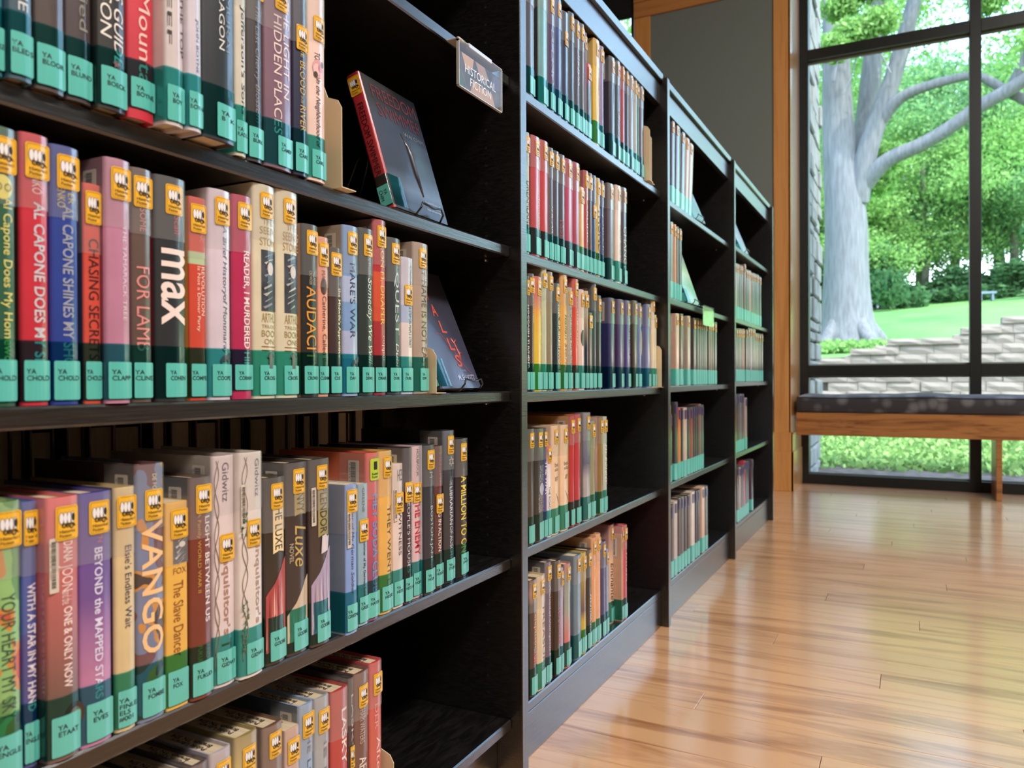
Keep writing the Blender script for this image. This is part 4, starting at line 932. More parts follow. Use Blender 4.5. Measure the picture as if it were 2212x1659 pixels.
    if 'star' in o:
        pts = []
        for k in range(10):
            a = k*math.pi/5; R_ = 0.0042 if k % 2 == 0 else 0.0018; pts.append((X(.55)+R_*math.sin(a), 0.041+R_*math.cos(a)))
        plate('glitter_star_sticker', pts, 'e8c8b8', -0.0017, 0.0003, mat('glitter', 'd8b0b8', 0.2, metal=0.8, vary=0.5, vscale=900))
    return root

# ------------------------------------------------------------------ upright books
ORD = ['first', 'second', 'third', 'fourth', 'fifth', 'sixth', 'seventh', 'eighth', 'ninth', 'tenth', 'eleventh', 'twelfth', 'thirteenth', 'fourteenth', 'fifteenth',
       'sixteenth', 'seventeenth', 'eighteenth', 'nineteenth', 'twentieth', 'twenty-first', 'twenty-second', 'twenty-third', 'twenty-fourth', 'twenty-fifth']
BAYN = {1: 'nearest bookcase', 2: 'second bookcase', 3: 'third bookcase', 4: 'farthest bookcase'}
def colour_word(h):
    import colorsys
    r, g, b = [int(h[i:i+2], 16)/255 for i in (0, 2, 4)]; hh, s, v = colorsys.rgb_to_hsv(r, g, b); hh *= 360
    if v < 0.3: return 'black' if s < 0.3 else 'very dark'
    if s < 0.16: return 'dark grey' if v < 0.42 else 'grey' if v < 0.66 else 'pale grey'
    if hh < 14 or hh > 340: n = 'red' if v > 0.5 and s > 0.5 else ('brown' if v < 0.5 else 'pink')
    elif hh < 42: n = 'brown' if v < 0.6 else ('orange' if s > 0.5 else 'tan')
    elif hh < 68: n = 'yellow' if s > 0.5 and v > .6 else 'olive' if v < .6 else 'cream'
    elif hh < 160: n = 'green'
    elif hh < 200: n = 'teal grey'
    elif hh < 250: n = 'blue' if v > 0.45 else 'navy'
    elif hh < 300: n = 'purple'
    else: n = 'plum'
    return ('dark ' if v < 0.45 and n not in ('navy',) else 'pale ' if v > 0.75 and s < 0.35 and n not in ('cream',) else '')+n
for bay, nme, z, items in ROWS:
    near = 2 if bay == 1 else (1 if bay == 2 else 0)
    for i, (x, w, y, H, cover, texts, call, desc, o) in enumerate(items):
        o = dict(o); D = None
        if bay > 1 and w > 0.043 and 'lean' not in o: x = x+w-0.040; w = 0.040
        nm = 2 if bay == 1 else (1 if bay == 2 else 0)
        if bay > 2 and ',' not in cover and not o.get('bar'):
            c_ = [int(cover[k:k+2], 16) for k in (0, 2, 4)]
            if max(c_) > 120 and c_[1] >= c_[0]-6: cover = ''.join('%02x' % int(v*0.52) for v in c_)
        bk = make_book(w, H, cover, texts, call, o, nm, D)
        if bay > 2 and o.get('bar'): barcode(bk, True, w, H, H-0.006, 0.15)
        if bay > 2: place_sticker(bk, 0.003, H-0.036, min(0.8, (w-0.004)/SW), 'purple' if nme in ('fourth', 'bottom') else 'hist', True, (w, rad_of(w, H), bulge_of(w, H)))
        bk.location = (x, y, z+0.0004); bk.rotation_euler = (0, -o.get('lean', 0)*1.0 if bay == 1 else -o.get('lean', 0), 0)
        if 'lean' in o and bay == 3: bk.location.x = x-0.0
        d = desc or (colour_word(cover.strip('*').split(',')[0])+' book')
        place = f"{ORD[i] if i < len(ORD) else 'last'} from left, {nme} row of the {BAYN[bay]}"
        if desc and len(desc.split()) > 6 or bay == 1: lab = d if len(d.split()) >= 8 else f"{d}, {nme} row"
        else: lab = d+', '+place
        tag(bk, lab, 'book', f"books on the {nme} shelf of the {BAYN[bay]}")
# stamped page tops in the bottom row
for bk in [o for o in COL.objects if o.name.startswith('book') and o.get('category') == 'book' and 'bottom shelf of the nearest' in o.get('group', '')]:
    cvr = [c for c in bk.children if c.name.startswith('cover')][0]; w = cvr.dimensions.x or 0.025
    v, f = TXT[('Public Library\nBranch TN 374', 'b')]; ex = v.max(0); q = v/ex*np.array([0.06, min(0.014, w*0.55)])
    H = max(p.co.z for p in cvr.data.vertices); ww = max(p.co.x for p in cvr.data.vertices)
    obj('library_stamp', mesh('library_stamp', [(ww*0.78-b, 0.02+a, H-(0.0035 if H > 0.208 else 0.0004)+0.0004) for a, b in q], f), M_INK, bk)

# ------------------------------------------------------------------ books of the opposite side, seen through the open shelf
x = 0.34; i = 0
while x < 1.19:
    w = random.choice([0.024, 0.03, 0.036, 0.042]); H = 0.262+0.003*((i*5) % 3)
    root = empty('book', (x, 0.315+0.006*((i*3) % 4), 0.3894))
    me = cover_geo(w, H, 0.16, 0.0024, 0.004).mesh('cover'); recalc(me)
    for v_ in me.vertices: v_.co.y = 0.16-v_.co.y
    me.flip_normals(); c = random.choice(['1c1a1c', '2c1c1c', '201818', '241a14', '5c1c1c'])
    obj('cover', me, cover_mat(c), root); MB().box(0.0026, w-0.0026, 0.004, 0.156, 0.004, H-0.004).build('page_block', M_PAGE, root)
    tag(root, 'dark book showing its page edge, standing in the opposite row behind the third row', 'book', 'books of the opposite side seen through the shelf')
    x += w+random.choice([0.002, 0.006, 0.012]); i += 1

# ------------------------------------------------------------------ bookends
def bookend(x, z, y0, h, lab, step=0.6):
    t = tag(empty('bookend', (x, y0, z+0.0002)), lab, 'bookend', 'beige steel bookends')
    pts = [(0.0, 0), (0.13, 0), (0.13, h-0.006), (0.124, h), (0.034, h), (0.028, h-0.006), (0.022, h-0.02), (0.006, h-0.026), (0.0, h-0.036)]
    n = len(pts); vs = [(0, p[0], p[1]) for p in pts]+[(0.0012, p[0], p[1]) for p in pts]
    mb = MB().add(vs, [tuple(range(n))[::-1], tuple(range(n, 2*n))]+[(i, (i+1) % n, (i+1) % n+n, i+n) for i in range(n)])
    mb.build('upright_plate', M_BEIGE, t); MB().box(0.0012, 0.028, 0.0, 0.11, 0, 0.0012).build('foot_plate', M_BEIGE, t)
bookend(0.7655, 0.95, 0.010, 0.135, 'beige steel bookend ending the top row of the nearest bookcase')
bookend(0.9885, 0.69, 0.016, 0.092, 'beige steel bookend between the beige book and the dark display book')
bookend(0.8745, 0.10, 0.015, 0.12, 'beige steel bookend ending the bottom row of the nearest bookcase')
bookend(2.054, 1.25, 0.012, 0.172, 'beige steel bookend ending the top row of the second bookcase')
bookend(2.083, 1.25, 0.016, 0.158, 'paler bookend standing right behind the first in the second bookcase')
bookend(2.166, 0.687, 0.014, 0.142, 'beige steel bookend ending the middle row of the second bookcase')

# ------------------------------------------------------------------ display books on wire stands
def display_book(x, y, z, yaw, phi, Wd, H, t, cover, side, lab, shelfrow):
    root = tag(empty('book', (x, y, z), (-phi, 0, yaw)), lab, 'book', 'books displayed face-out on wire stands')
    # local frame: x along the cover, y thickness (0 = front board), z up
    mb = cover_geo(t, H, Wd, 0.0022, 0.004); vs = [(yy, t-xx, zz) for xx, yy, zz in mb.v]
    me = mesh('cover', vs, mb.f, mb.sm); recalc(me); me.materials.append(cover_mat(cover)); me.materials.append(cover_mat(side))
    for p in me.polygons:
        if p.center.x < 0.0045: p.material_index = 1
    for s_ in (cover, side): cover_mat(s_).node_tree.nodes['Principled BSDF'].inputs['Coat Weight'].default_value = 0.4
    obj('cover', me, None, root)
    MB().box(0.004, Wd-0.004, 0.0024, t-0.0024, 0.0035, H-0.0035).build('page_block', M_PAGE, root)
    return root
def on_front(root, s, hexc, sty, x0, x1, z0, z1, name='title_lettering'):
    q, f = text_mesh(s, sty, x1-x0, z1-z0); return obj(name, mesh(name, [(x0+a, -0.0005, z0+b) for a, b in q], f), ink(hexc), root)
def on_side(root, s, hexc, y0, y1, z0, z1, name='spine_lettering', sty='', x=-0.0010, m=None):
    # spine face looks to -x; text reads downward, its top towards the front board
    q, f = text_mesh(s, sty, z1-z0, y1-y0); return obj(name, mesh(name, [(x, y1-b, z1-a) for a, b in q], f), m or ink(hexc), root)
def stand(x, y, z, yaw, lab, wd=0.07):
    t = tag(empty('wire_stand', (x, y, z+0.0022), (0, 0, yaw)), lab, 'book stand', 'black wire book stands')
    MB().tube([(0.0, 0.16, 0.0), (0.0, 0.02, 0.0), (0.0, -0.004, 0.0), (0.003, -0.013, 0.012), (0.008, -0.012, 0.020), (wd/2, -0.015, 0.016), (wd-0.008, -0.012, 0.020), (wd-0.003, -0.013, 0.012), (wd, -0.004, 0.0), (wd, 0.02, 0.0), (wd, 0.16, 0.0), (0, 0.16, 0)], 0.0016, 8).build('base_loop', M_WIRE, t)
    MB().tube([(0.012, 0.155, 0.0), (0.022, 0.115, 0.10), (wd/2, 0.103, 0.13), (wd-0.022, 0.115, 0.10), (wd-0.012, 0.155, 0.0)], 0.0016, 8).build('back_prop', M_WIRE, t)
fs = display_book(0.905, 0.030, 0.956, 0.0364, 0.30, 0.150, 0.212, 0.0225, '141418,.2#182028,.35#303c50,.7#262c3a,.85#505c6c,.95#1c1c22', 'a82830', 'dark blue display book with red spine leaning on a stand, top row', 'top')
on_front(fs, 'FREEDOM', '6c3038', '', 0.022, 0.142, 0.178, 0.200); on_front(fs, 'SWIMMER', '6c3038', '', 0.026, 0.146, 0.150, 0.172)
on_front(fs, 'WAI CHIM', '8c8c94', '', 0.085, 0.142, 0.134, 0.141); on_front(fs, 'A powerful story of\nfriendship, sacrifice,\nhope and survival', 'a0a4b0', '', 0.095, 0.14, 0.012, 0.030)
MB().tube([(0.075, -0.0002, 0.135), (0.085, -0.0002, 0.115), (0.088, -0.0002, 0.10), (0.090, -0.0002, 0.07), (0.094, -0.0002, 0.035)], [0.001, 0.003, 0.0045, 0.0042, 0.0012], 6).build('diver_print', ink('34343c'), fs)
on_side(fs, 'FREEDOM SWIMMER', '2c1418', 0.006, 0.016, 0.052, 0.165)
def side_plate(root, name, y0, y1, z0, z1, m, x=-0.0008, wrap=0.0):
    p = MB().box(x-0.0003, x, y0, y1, z0, z1)
    return p.build(name, m, root)
def side_sticker(root, y0, z0, sy=1.0):
    p = obj('genre_sticker', ST['plate'], M_YEL, root, (-0.0008, y0+SW*sy, z0), (0, 0, -math.pi/2)); p.scale = (sy, 1, 1)
    obj('wagon_print', ST['black'], M_INK, p); obj('wagon_canopy', ST['white'], M_WHITE, p)
side_sticker(fs, 0.002, 0.178, 0.95)
def display_tape(root, t, Wd, hh=0.052, lab_t=None):
    pts = [(-0.0005, t-0.001), (-0.0005, 0.004), (0.001, 0.0012), (0.004, -0.0006), (0.036, -0.0006)]
    obj('teal_tape', mesh('teal_tape', *strip(pts, 0.004, hh), True), M_TAPE, root)
    side_plate(root, 'call_label', 0.0015, t-0.002, 0.006, 0.036, M_TEAL, -0.0010)
display_tape(fs, 0.0225, 0.15); on_side(fs, 'YA\nCHIM', '101010', 0.005, 0.018, 0.014, 0.03, 'call_lettering', x=-0.0016)
stand(0.955, 0.034, 0.95, 0.0364, 'black wire stand holding the blue and red display book')
wl = display_book(1.0225, 0.028, 0.697, 0.06, 0.40, 0.140, 0.213, 0.0235, '1c1c28,.4#2c2c3c,.8#34344c', '20202c', 'dark blue display book with orange letters leaning on a stand, second row', 'second')
for s, xx, zz in (('W', 0.056, 0.158), ('A', 0.064, 0.129), ('L', 0.073, 0.099), ('L', 0.079, 0.068), ('S', 0.084, 0.038)):
    on_front(wl, s, 'c8503c', 'b', xx, xx+0.017, zz, zz+0.022)
on_front(wl, 'A NOVEL', 'a0a0b0', '', 0.086, 0.106, 0.030, 0.033); on_front(wl, 'M. ELLIOTT', 'a8a8bc', 'b', 0.070, 0.128, 0.014, 0.024)
for pth, rr in (([(0.045, -0.0002, 0.098), (0.065, -0.0002, 0.096), (0.085, -0.0002, 0.075), (0.100, -0.0002, 0.05), (0.112, -0.0002, 0.035), (0.130, -0.0002, 0.018)], 0.0004),
                ([(0.094, -0.0002, 0.09), (0.100, -0.0002, 0.08), (0.104, -0.0002, 0.062), (0.100, -0.0002, 0.05)], 0.0018), ([(0.100, -0.0002, 0.082), (0.110, -0.0002, 0.088)], 0.0012), ([(0.104, -0.0002, 0.065), (0.114, -0.0002, 0.063)], 0.0013)):
    MB().tube(pth, rr, 5).build('runner_print', ink('c8503c'), wl)
display_tape(wl, 0.0235, 0.14); on_side(wl, 'YA\nELLIO', '101010', 0.004, 0.018, 0.014, 0.03, 'call_lettering', x=-0.0016)
stand(1.070, 0.029, 0.69, 0.06, 'black wire stand holding the dark display book with orange letters')
d3 = display_book(2.575, 0.032, 1.251, -0.08, 0.40, 0.152, 0.205, 0.02, '6c8cb0,.5#88a8c4,.8#6ca0a8', '40504c', 'pale blue display book leaning in the top row of the third bookcase', 'top'); stand(2.62, 0.034, 1.245, -0.08, 'wire stand holding the pale blue display book in the third bookcase')
d4 = display_book(2.537, 0.034, 0.962, -0.02, 0.33, 0.150, 0.207, 0.02, '8878a0,.3#88a868,.5#b0c898,.7#6cb06c,.9#8cc0a0', '34504c', 'green and white display book leaning in the second row of the third bookcase', 'second'); stand(2.58, 0.036, 0.954, -0.02, 'wire stand holding the green display book in the third bookcase')
d5 = display_book(3.445, 0.034, 1.263, -0.03, 0.38, 0.151, 0.205, 0.02, '7898b8,.5#a8c0d0', '3c5c58', 'light blue display book leaning in the top row of the farthest bookcase', 'top'); stand(3.49, 0.036, 1.257, -0.03, 'wire stand holding the light blue display book in the farthest bookcase')
for r_ in (d3, d4, d5): display_tape(r_, 0.02, 0.15)

# ------------------------------------------------------------------ hanging shelf signs
sg = tag(empty('sign_holder', (1.030, 0.002, 1.163)), 'clear acrylic holder with a collage card reading HISTORICAL FICTION', 'sign')
SX, SZ = 0.142, 0.072
bx('sign_card', mat('collage_card', '4c4644', 0.6, coat=0.0, vary=0.75, vscale=26), 0.004, SX-0.004, -0.0005, 0.0005, 0.003, 0.057, sg)
for pts, c in (([(0.012, 0.056), (0.05, 0.057), (0.046, 0.040), (0.024, 0.036)], 'b89478'), ([(0.055, 0.057), (0.085, 0.057), (0.1, 0.04), (0.07, 0.035)], '9c8070'), ([(0.04, 0.004), (0.12, 0.004), (0.11, 0.022), (0.07, 0.02), (0.05, 0.026)], 'b08c70'), ([(0.110, 0.030), (0.137, 0.034), (0.137, 0.056), (0.112, 0.052)], '5c5c70'), ([(0.005, 0.004), (0.026, 0.004), (0.02, 0.02), (0.005, 0.03)], '44605c')):
    MB().poly(pts, -0.0007, -0.0005).build('collage_piece', mat('card_'+c, c, 0.7), sg)
MB().tube([(0.005, -0.0008, 0.026), (0.014, -0.0008, 0.022), (0.021, -0.0008, 0.013), (0.024, -0.0008, 0.005)], 0.0006, 4).build('collage_piece', ink('a88c40'), sg)
for s, a, b, c, d in (('HISTORICAL', 0.022, 0.122, 0.0285, 0.0415), ('FICTION', 0.038, 0.106, 0.0115, 0.0245)):
    q, f = text_mesh(s, '', b-a, d-c); obj('sign_lettering', mesh('sign_lettering', [(a+u, -0.0012, c+v) for u, v in q], f), mat('white_print', 'ece8e4', 0.4), sg)
MB().add([(p[0], -0.0030, p[1]) for p in rrect(0, SX, 0, SZ, 0.003)], [tuple(range(20))]).build('acrylic_front', M_ACRYL, sg)
for q_ in (0.0, SX-0.0012): MB().box(q_, q_+0.0012, -0.0034, 0.0015, 0.002, SZ).build('acrylic_edge', mat('milky_acrylic', 'b8b4a8', 0.3, coat=0.8), sg)
MB().box(0.001, SX-0.001, -0.0034, 0.0015, 0, 0.0015).build('acrylic_edge', mat('milky_acrylic', 'b8b4a8', 0.3, coat=0.8), sg)
MB().box(0, SX, -0.0035, 0.0200, SZ, SZ+0.0022, 0.0008).box(0.03, 0.105, -0.004, 0.004, SZ-0.003, SZ+0.0045, 0.001).build('top_rail', mat('milky_acrylic', 'b8b4a8', 0.3, coat=0.8), sg)
MB().tube([(0, -0.001, SZ), (0.018, -0.001, SZ)], 0.0035, 8).build('rail_clip', mat('milky_acrylic', 'b8b4a8', 0.3, coat=0.8), sg)
s3 = tag(empty('sign_holder', (2.62, 0.004, 0.893)), 'pale green sign card hanging from a shelf of the third bookcase', 'sign')
MB().poly(rrect(0, 0.15, 0, 0.063, 0.002), 0, 0.001).build('sign_card', mat('pale_green_card', 'a4c890', 0.4, coat=0.6, vary=0.2, vscale=40), s3)
MB().poly(rrect(-0.002, 0.152, -0.002, 0.066, 0.002), -0.003, -0.0018).build('acrylic_front', M_ACRYL, s3)
MB().box(0, 0.15, -0.004, 0.0175, 0.064, 0.0665).build('top_rail', M_ACRYL, s3)

# ------------------------------------------------------------------ bench under the window
bn = tag(empty('bench', (5.268, 0, 0)), 'long oak window bench with a thick front board on slab legs', 'bench')
bx('front_board', M_BENCH, 0, 0.032, -2.93, 0.0405, 0.352, 0.494, bn, 0.003)
bx('seat_board', M_BENCH, 0.033, 0.335, -2.93, 0.040, 0.47, 0.493, bn, 0.001)
for yy in (-1.081, -2.85): bx('leg', M_BENCH, 0.004, 0.33, yy, yy+0.029, 0.0005, 0.3515, bn, 0.002)
def cushion():
    m, n, b = newmat('patterned_cushion'); L = n.links
    tc = N(n, 'ShaderNodeTexCoord'); mp = N(n, 'ShaderNodeMapping'); mp.inputs['Scale'].default_value = (9, 9, 9); vo = N(n, 'ShaderNodeTexVoronoi', Scale=1.2)
    L.new(tc.outputs['Object'], mp.inputs[0]); L.new(mp.outputs[0], vo.inputs['Vector'])
    cr = N(n, 'ShaderNodeValToRGB'); e = cr.color_ramp.elements; e[0].position = 0.2; e[0].color = lin('646468'); e[1].position = 0.45; e[1].color = lin('26242a')
    L.new(vo.outputs['Distance'], cr.inputs[0]); L.new(cr.outputs[0], b.inputs['Base Color']); b.inputs['Roughness'].default_value = 0.6; b.inputs['Sheen Weight'].default_value = 0.3
    t = tag(empty('bench_cushion', (5.27, 0, 0.4945)), 'long dark grey patterned cushion lying on the oak window bench', 'cushion')
    Y0, Y1 = -2.92, 0.036; ny = 90; sec = []
    prof = [(0.0, 0.004), (-0.003, 0.02), (-0.003, 0.085), (0.0, 0.096), (0.006, 0.101), (0.03, 0.110), (0.12, 0.120), (0.25, 0.120), (0.315, 0.110), (0.328, 0.1), (0.33, 0.02), (0.328, 0.004)]
    vs = []
    for i in range(ny+1):
        yy = Y0+(Y1-Y0)*i/ny; s_ = min(1, min(i, ny-i)/1.5)
        w_ = 0.004*math.sin(yy*7.3)+0.003*math.sin(yy*17+1)
        for (px, pz) in prof:
            cz = pz if pz < 0.09 else 0.09+(pz-0.09)*(0.4+0.6*s_)+w_*s_
            vs.append((px+0.002*math.sin(yy*23+pz*40), yy, cz))
    n_ = len(prof); fs_ = [(i*n_+k, i*n_+(k+1) % n_, (i+1)*n_+(k+1) % n_, (i+1)*n_+k) for i in range(ny) for k in range(n_)]
    fs_ += [tuple(range(n_))[::-1], tuple(range(ny*n_, (ny+1)*n_))]
    me = mesh('cushion_body', vs, fs_, True); recalc(me); obj('cushion_body', me, m, t)
    MB().tube([(-0.002, Y0+(Y1-Y0)*i/60, 0.097+0.003*math.sin((Y0+(Y1-Y0)*i/60)*7.3)) for i in range(61)], 0.0035, 6).build('piping', mat('dark_piping', '26262a', 0.6), t)
cushion()

# ------------------------------------------------------------------ outside
def leaf_mat(name, c0, c1, tr=0.45):
    m = bpy.data.materials.new(name); m.use_nodes = True; n = m.node_tree; n.nodes.clear(); L = n.links
    ge = N(n, 'ShaderNodeNewGeometry'); cr = N(n, 'ShaderNodeValToRGB'); e = cr.color_ramp.elements; e[0].color = lin(c0); e[1].color = lin(c1)
    L.new(ge.outputs['Random Per Island'], cr.inputs[0])
    d = N(n, 'ShaderNodeBsdfDiffuse'); t = N(n, 'ShaderNodeBsdfTranslucent'); L.new(cr.outputs[0], d.inputs[0]); L.new(cr.outputs[0], t.inputs[0])
    mx = N(n, 'ShaderNodeMixShader'); mx.inputs[0].default_value = tr; L.new(d.outputs[0], mx.inputs[1]); L.new(t.outputs[0], mx.inputs[2])
    o = N(n, 'ShaderNodeOutputMaterial'); L.new(mx.outputs[0], o.inputs[0]); return m
M_LEAF = leaf_mat('bright_oak_leaves', '6c9c50', 'a4cc80'); M_LEAF2 = leaf_mat('woodland_leaves', '508858', '94bc7c'); M_LEAF3 = leaf_mat('dark_shrub_leaves', '406c4c', '6c9868')
M_COVER = leaf_mat('ground_cover_leaves', '648c4c', 'a8cc80', 0.3)
M_BARK = mat('pale_grey_bark', '6c7074', 0.9, bump=1.0, bscale=9, stretch=(4, 4, 0.5), vary=0.25, vscale=6)
M_BARK2 = mat('woodland_bark', '6c6c60', 0.9, vary=0.3, vscale=6)
M_STONE = mat('retaining_block', '8c847c', 0.9, bump=0.9, bscale=26, vary=0.10, vscale=5)
M_STONE2 = mat('pale_ledgestone', '7c807c', 0.9, bump=1.0, bscale=18, vary=0.3, vscale=7)
def leaves(name, cen, rad, n, size, squash=1.0, flat=0.0):
    """n leaf blades (2 triangles each) scattered in a set of ellipsoids"""
    cen = np.array(cen, float); rad = np.array(rad, float); k = rng.integers(0, len(cen), n)
    d = rng.normal(size=(n, 3)); d /= np.linalg.norm(d, axis=1)[:, None]; r = rng.random(n)**0.62
    p = cen[k]+d*rad[k]*r[:, None]
    a = rng.normal(size=(n, 3)); a[:, 2] *= (1-flat); a /= np.linalg.norm(a, axis=1)[:, None]
    b = np.cross(a, rng.normal(size=(n, 3))); b /= np.linalg.norm(b, axis=1)[:, None]
    s = size*(0.6+0.8*rng.random(n))[:, None]
    v = np.stack([p-a*s, p-b*s*0.45, p+a*s, p+b*s*0.45], 1).reshape(-1, 3).astype(np.float32)
    me = bpy.data.meshes.new(name); me.vertices.add(4*n); me.vertices.foreach_set('co', v.ravel()); me.loops.add(4*n)
    me.loops.foreach_set('vertex_index', np.arange(4*n, dtype=np.int32)); me.polygons.add(n)
    me.polygons.foreach_set('loop_start', np.arange(0, 4*n, 4, dtype=np.int32)); me.update(calc_edges=True); return me

def ground_z(x, y):
    if x < 12.05: return -0.1
    return 1.0+0.14*(x-12.05)+max(0, -y-0.4)*0.05
# low yard between building and retaining wall, lawn above it
tag(bx('ground', mat('dark_mulch', '5c5450', 0.95, bump=1.0, bscale=30, vary=0.5, vscale=12), 5.8, 12.3, -14, 8, -0.3, -0.1), kind='structure')
gm = MB(); nx, ny = 24, 30; vs = []
for i in range(nx+1):
    for j in range(ny+1):
        xx = 12.12+(i/nx)**1.3*30; yy = -26+42*j/ny; vs.append((xx, yy, ground_z(xx, yy)+0.05*math.sin(xx*.7+yy*.4)*(xx > 13)))
gm.add(vs, [(i*(ny+1)+j, (i+1)*(ny+1)+j, (i+1)*(ny+1)+j+1, i*(ny+1)+j+1) for i in range(nx) for j in range(ny)], True)
tag(gm.build('lawn', mat('mown_grass', '649850', 0.9, bump=0.8, bscale=30, vary=0.16, vscale=1.2)), kind='structure')
gc = leaves('ground_cover', [(x_, y_, -0.08) for x_ in np.linspace(7.9, 11.3, 9) for y_ in np.linspace(-5, 1.2, 12)], [(0.42, 0.45, 0.07)]*108, 34000, 0.045)
tag(obj('ground_cover', gc, M_COVER), 'bright green leafy ground cover between the window and the block wall', 'ground cover', kind='stuff')
tf = leaves('grass_tuft', [(x_, y_, ground_z(x_, y_)+0.05) for x_ in (12.85, 13.2) for y_ in np.linspace(-0.35, 0.9, 8)], [(0.35, 0.2, 0.10)]*16, 5000, 0.05)
tag(obj('weed_patch', tf, M_LEAF), 'bright low weeds at the foot of the big tree', 'weeds', kind='stuff')

# block retaining wall
rw = tag(empty('retaining_wall', (12, 0, -0.1)), 'stepped pale concrete-block retaining wall across the yard', 'retaining wall')
def rough_block(w, h, d=0.26, seed=0):
    r = random.Random(seed); mb = MB(); nx_, nz_ = 3, 2; vs = []
    for i in range(nx_+1):
        for j in range(nz_+1):
            e = (i in (0, nx_)) or (j in (0, nz_)); vs.append(((0.008 if e else -0.010*r.random()), w*i/nx_, h*j/nz_))
    fs_ = [(i*(nz_+1)+j, i*(nz_+1)+j+1, (i+1)*(nz_+1)+j+1, (i+1)*(nz_+1)+j) for i in range(nx_) for j in range(nz_)]
    mb.add(vs, fs_); mb.add([(0.008, 0, 0), (0.008, w, 0), (0.008, w, h), (0.008, 0, h), (d, 0, 0), (d, w, 0), (d, w, h), (d, 0, h)], [(0, 1, 5, 4), (3, 7, 6, 2), (4, 5, 6, 7), (0, 4, 7, 3), (1, 2, 6, 5)]); return mb.mesh('stone_block')
BLK = [rough_block(w_, 0.124, seed=i) for i, w_ in enumerate([0.30, 0.36, 0.42, 0.45, 0.33, 0.39])]; BW = [0.30, 0.36, 0.42, 0.45, 0.33, 0.39]
CAP = [rough_block(w_, 0.085, 0.30, seed=20+i) for i, w_ in enumerate([0.42, 0.46])]
def top_z(y):      # height of the wall's top above its foot at y
    return 1.16 if y > 0.18 else 1.27 if y > -0.30 else 1.35 if y > -0.52 else 1.42 if y > -0.97 else 1.55 if y > -1.5 else 1.68
zc = 0.0; row_i = 0; cnt = 0
while zc < 1.7:
    y = 0.62-(row_i % 2)*0.17
    while y > -3.4 and cnt < 290:
        i = random.randrange(6); ym = y-BW[i]/2
        if zc+0.121 <= top_z(ym)-0.08: obj('stone_block', BLK[i], M_STONE, rw, (random.uniform(-0.012, 0.012), y-BW[i], zc)); cnt += 1
        y -= BW[i]+0.004
    zc += 0.127; row_i += 1
y = 0.62
while y > -3.4:
    i = random.randrange(2); wd = [0.42, 0.46][i]; tz = top_z(y-wd/2); base = math.floor((tz-0.08)/0.127+1e-6)*0.127
    obj('cap_stone', CAP[i], M_STONE, rw, (-0.03, y-wd, base+0.0)); y -= wd+0.006
tag(bx('gravel_bank', M_STONE, 0.27, 0.4, -14, 6, 0, 1.02, rw), kind=None)

# dry-laid stone wing of the building, left of the window
sb = tag(empty('stone_buttress', (5.85, 0.13, -0.1)), 'pale stacked-stone wing wall just outside the window', 'stone wall')
bx('core', M_STONE2, 0, 1.72, 0.05, 0.6, 0, 4.8, sb)
z = 0.0; k = 0; LS = {}
while z < 4.7:
    h = random.choice([0.09, 0.12, 0.16, 0.2]); x = 0.9 if False else 0.0
    while x < 1.74:
        L_ = random.choice([0.28, 0.4, 0.55]); x1 = min(x+L_, 1.76)
        if x1-x > 0.08:
            r = random.Random(k); dy = -0.03*r.random(); MB().box(x, x1-0.012, dy, 0.07+dy, z, z+h-0.012, 0.012).build('stone', M_STONE2, sb); k += 1
        x = x1
    z += h

# the big oak
ok = tag(empty('oak_tree', (14, 0.35, 1.2)), 'big pale-barked tree with forking limbs behind the block wall', 'tree')
def limb(name, pts, rad, mtl=M_BARK, seg=14, par=ok, org=(14, 0.35, 1.2)):
    P = [Vector(p)-Vector(org) for p in pts]
    # smooth the path
    for _ in range(2):
        Q = [P[0]]; R_ = [rad[0]]
        for a, b, c, d in zip(P[:-1], P[1:], rad[:-1], rad[1:]): Q += [a*.75+b*.25, a*.25+b*.75]; R_ += [c*.75+d*.25, c*.25+d*.75]
        Q.append(P[-1]); R_.append(rad[-1]); P, rad = Q, R_
    return MB().tube(P, rad, seg).build(name, mtl, par)
limb('trunk', [(14, .33, 1.0), (14, .33, 1.32), (14, .34, 1.7), (14, .35, 2.4), (14, .34, 3.14), (14, .39, 3.9), (14, .47, 4.7), (14, .49, 5.84), (14.1, .55, 7.2)], [.60, .50, .40, .345, .335, .30, .255, .22, .17], seg=20)
for a in (-1.2, -0.3, 0.6, 1.5, 2.6, 3.8):
    limb('root', [(14+.25*math.cos(a), .33+.25*math.sin(a), 1.75), (14+.46*math.cos(a), .33+.46*math.sin(a), 1.40), (14+.75*math.cos(a), .33+.75*math.sin(a), 1.18)], [.10, .12, .05])
limb('limb', [(14, .22, 3.7), (14.3, .13, 4.3), (14.6, .08, 5.0), (14.7, .0, 5.8), (14.8, -.1, 7.2)], [.24, .20, .18, .17, .12])
limb('limb', [(14, .2, 3.6), (13.9, .08, 4.2), (13.9, -.08, 4.76), (13.9, -.36, 5.5), (13.9, -.66, 6.66), (13.9, -.8, 7.4)], [.2, .17, .16, .135, .11, .09])
limb('limb', [(13.9, -.15, 4.8), (13.8, -.34, 5.05), (13.7, -.56, 5.18), (13.6, -1.05, 5.24), (13.6, -1.5, 5.27), (13.6, -1.8, 5.0), (13.6, -2.2, 4.7), (13.6, -2.6, 4.4)], [.10, .10, .085, .07, .06, .07, .08, .05])
limb('limb', [(14, .15, 3.8), (13.9, -.05, 4.02), (13.8, -.3, 4.22), (13.7, -.75, 4.33), (13.6, -1.2, 4.55), (13.5, -1.5, 4.75), (13.4, -1.9, 4.9), (13.3, -2.4, 5.2), (13.2, -3.2, 5.6)], [.16, .14, .12, .11, .105, .105, .10, .09, .06])
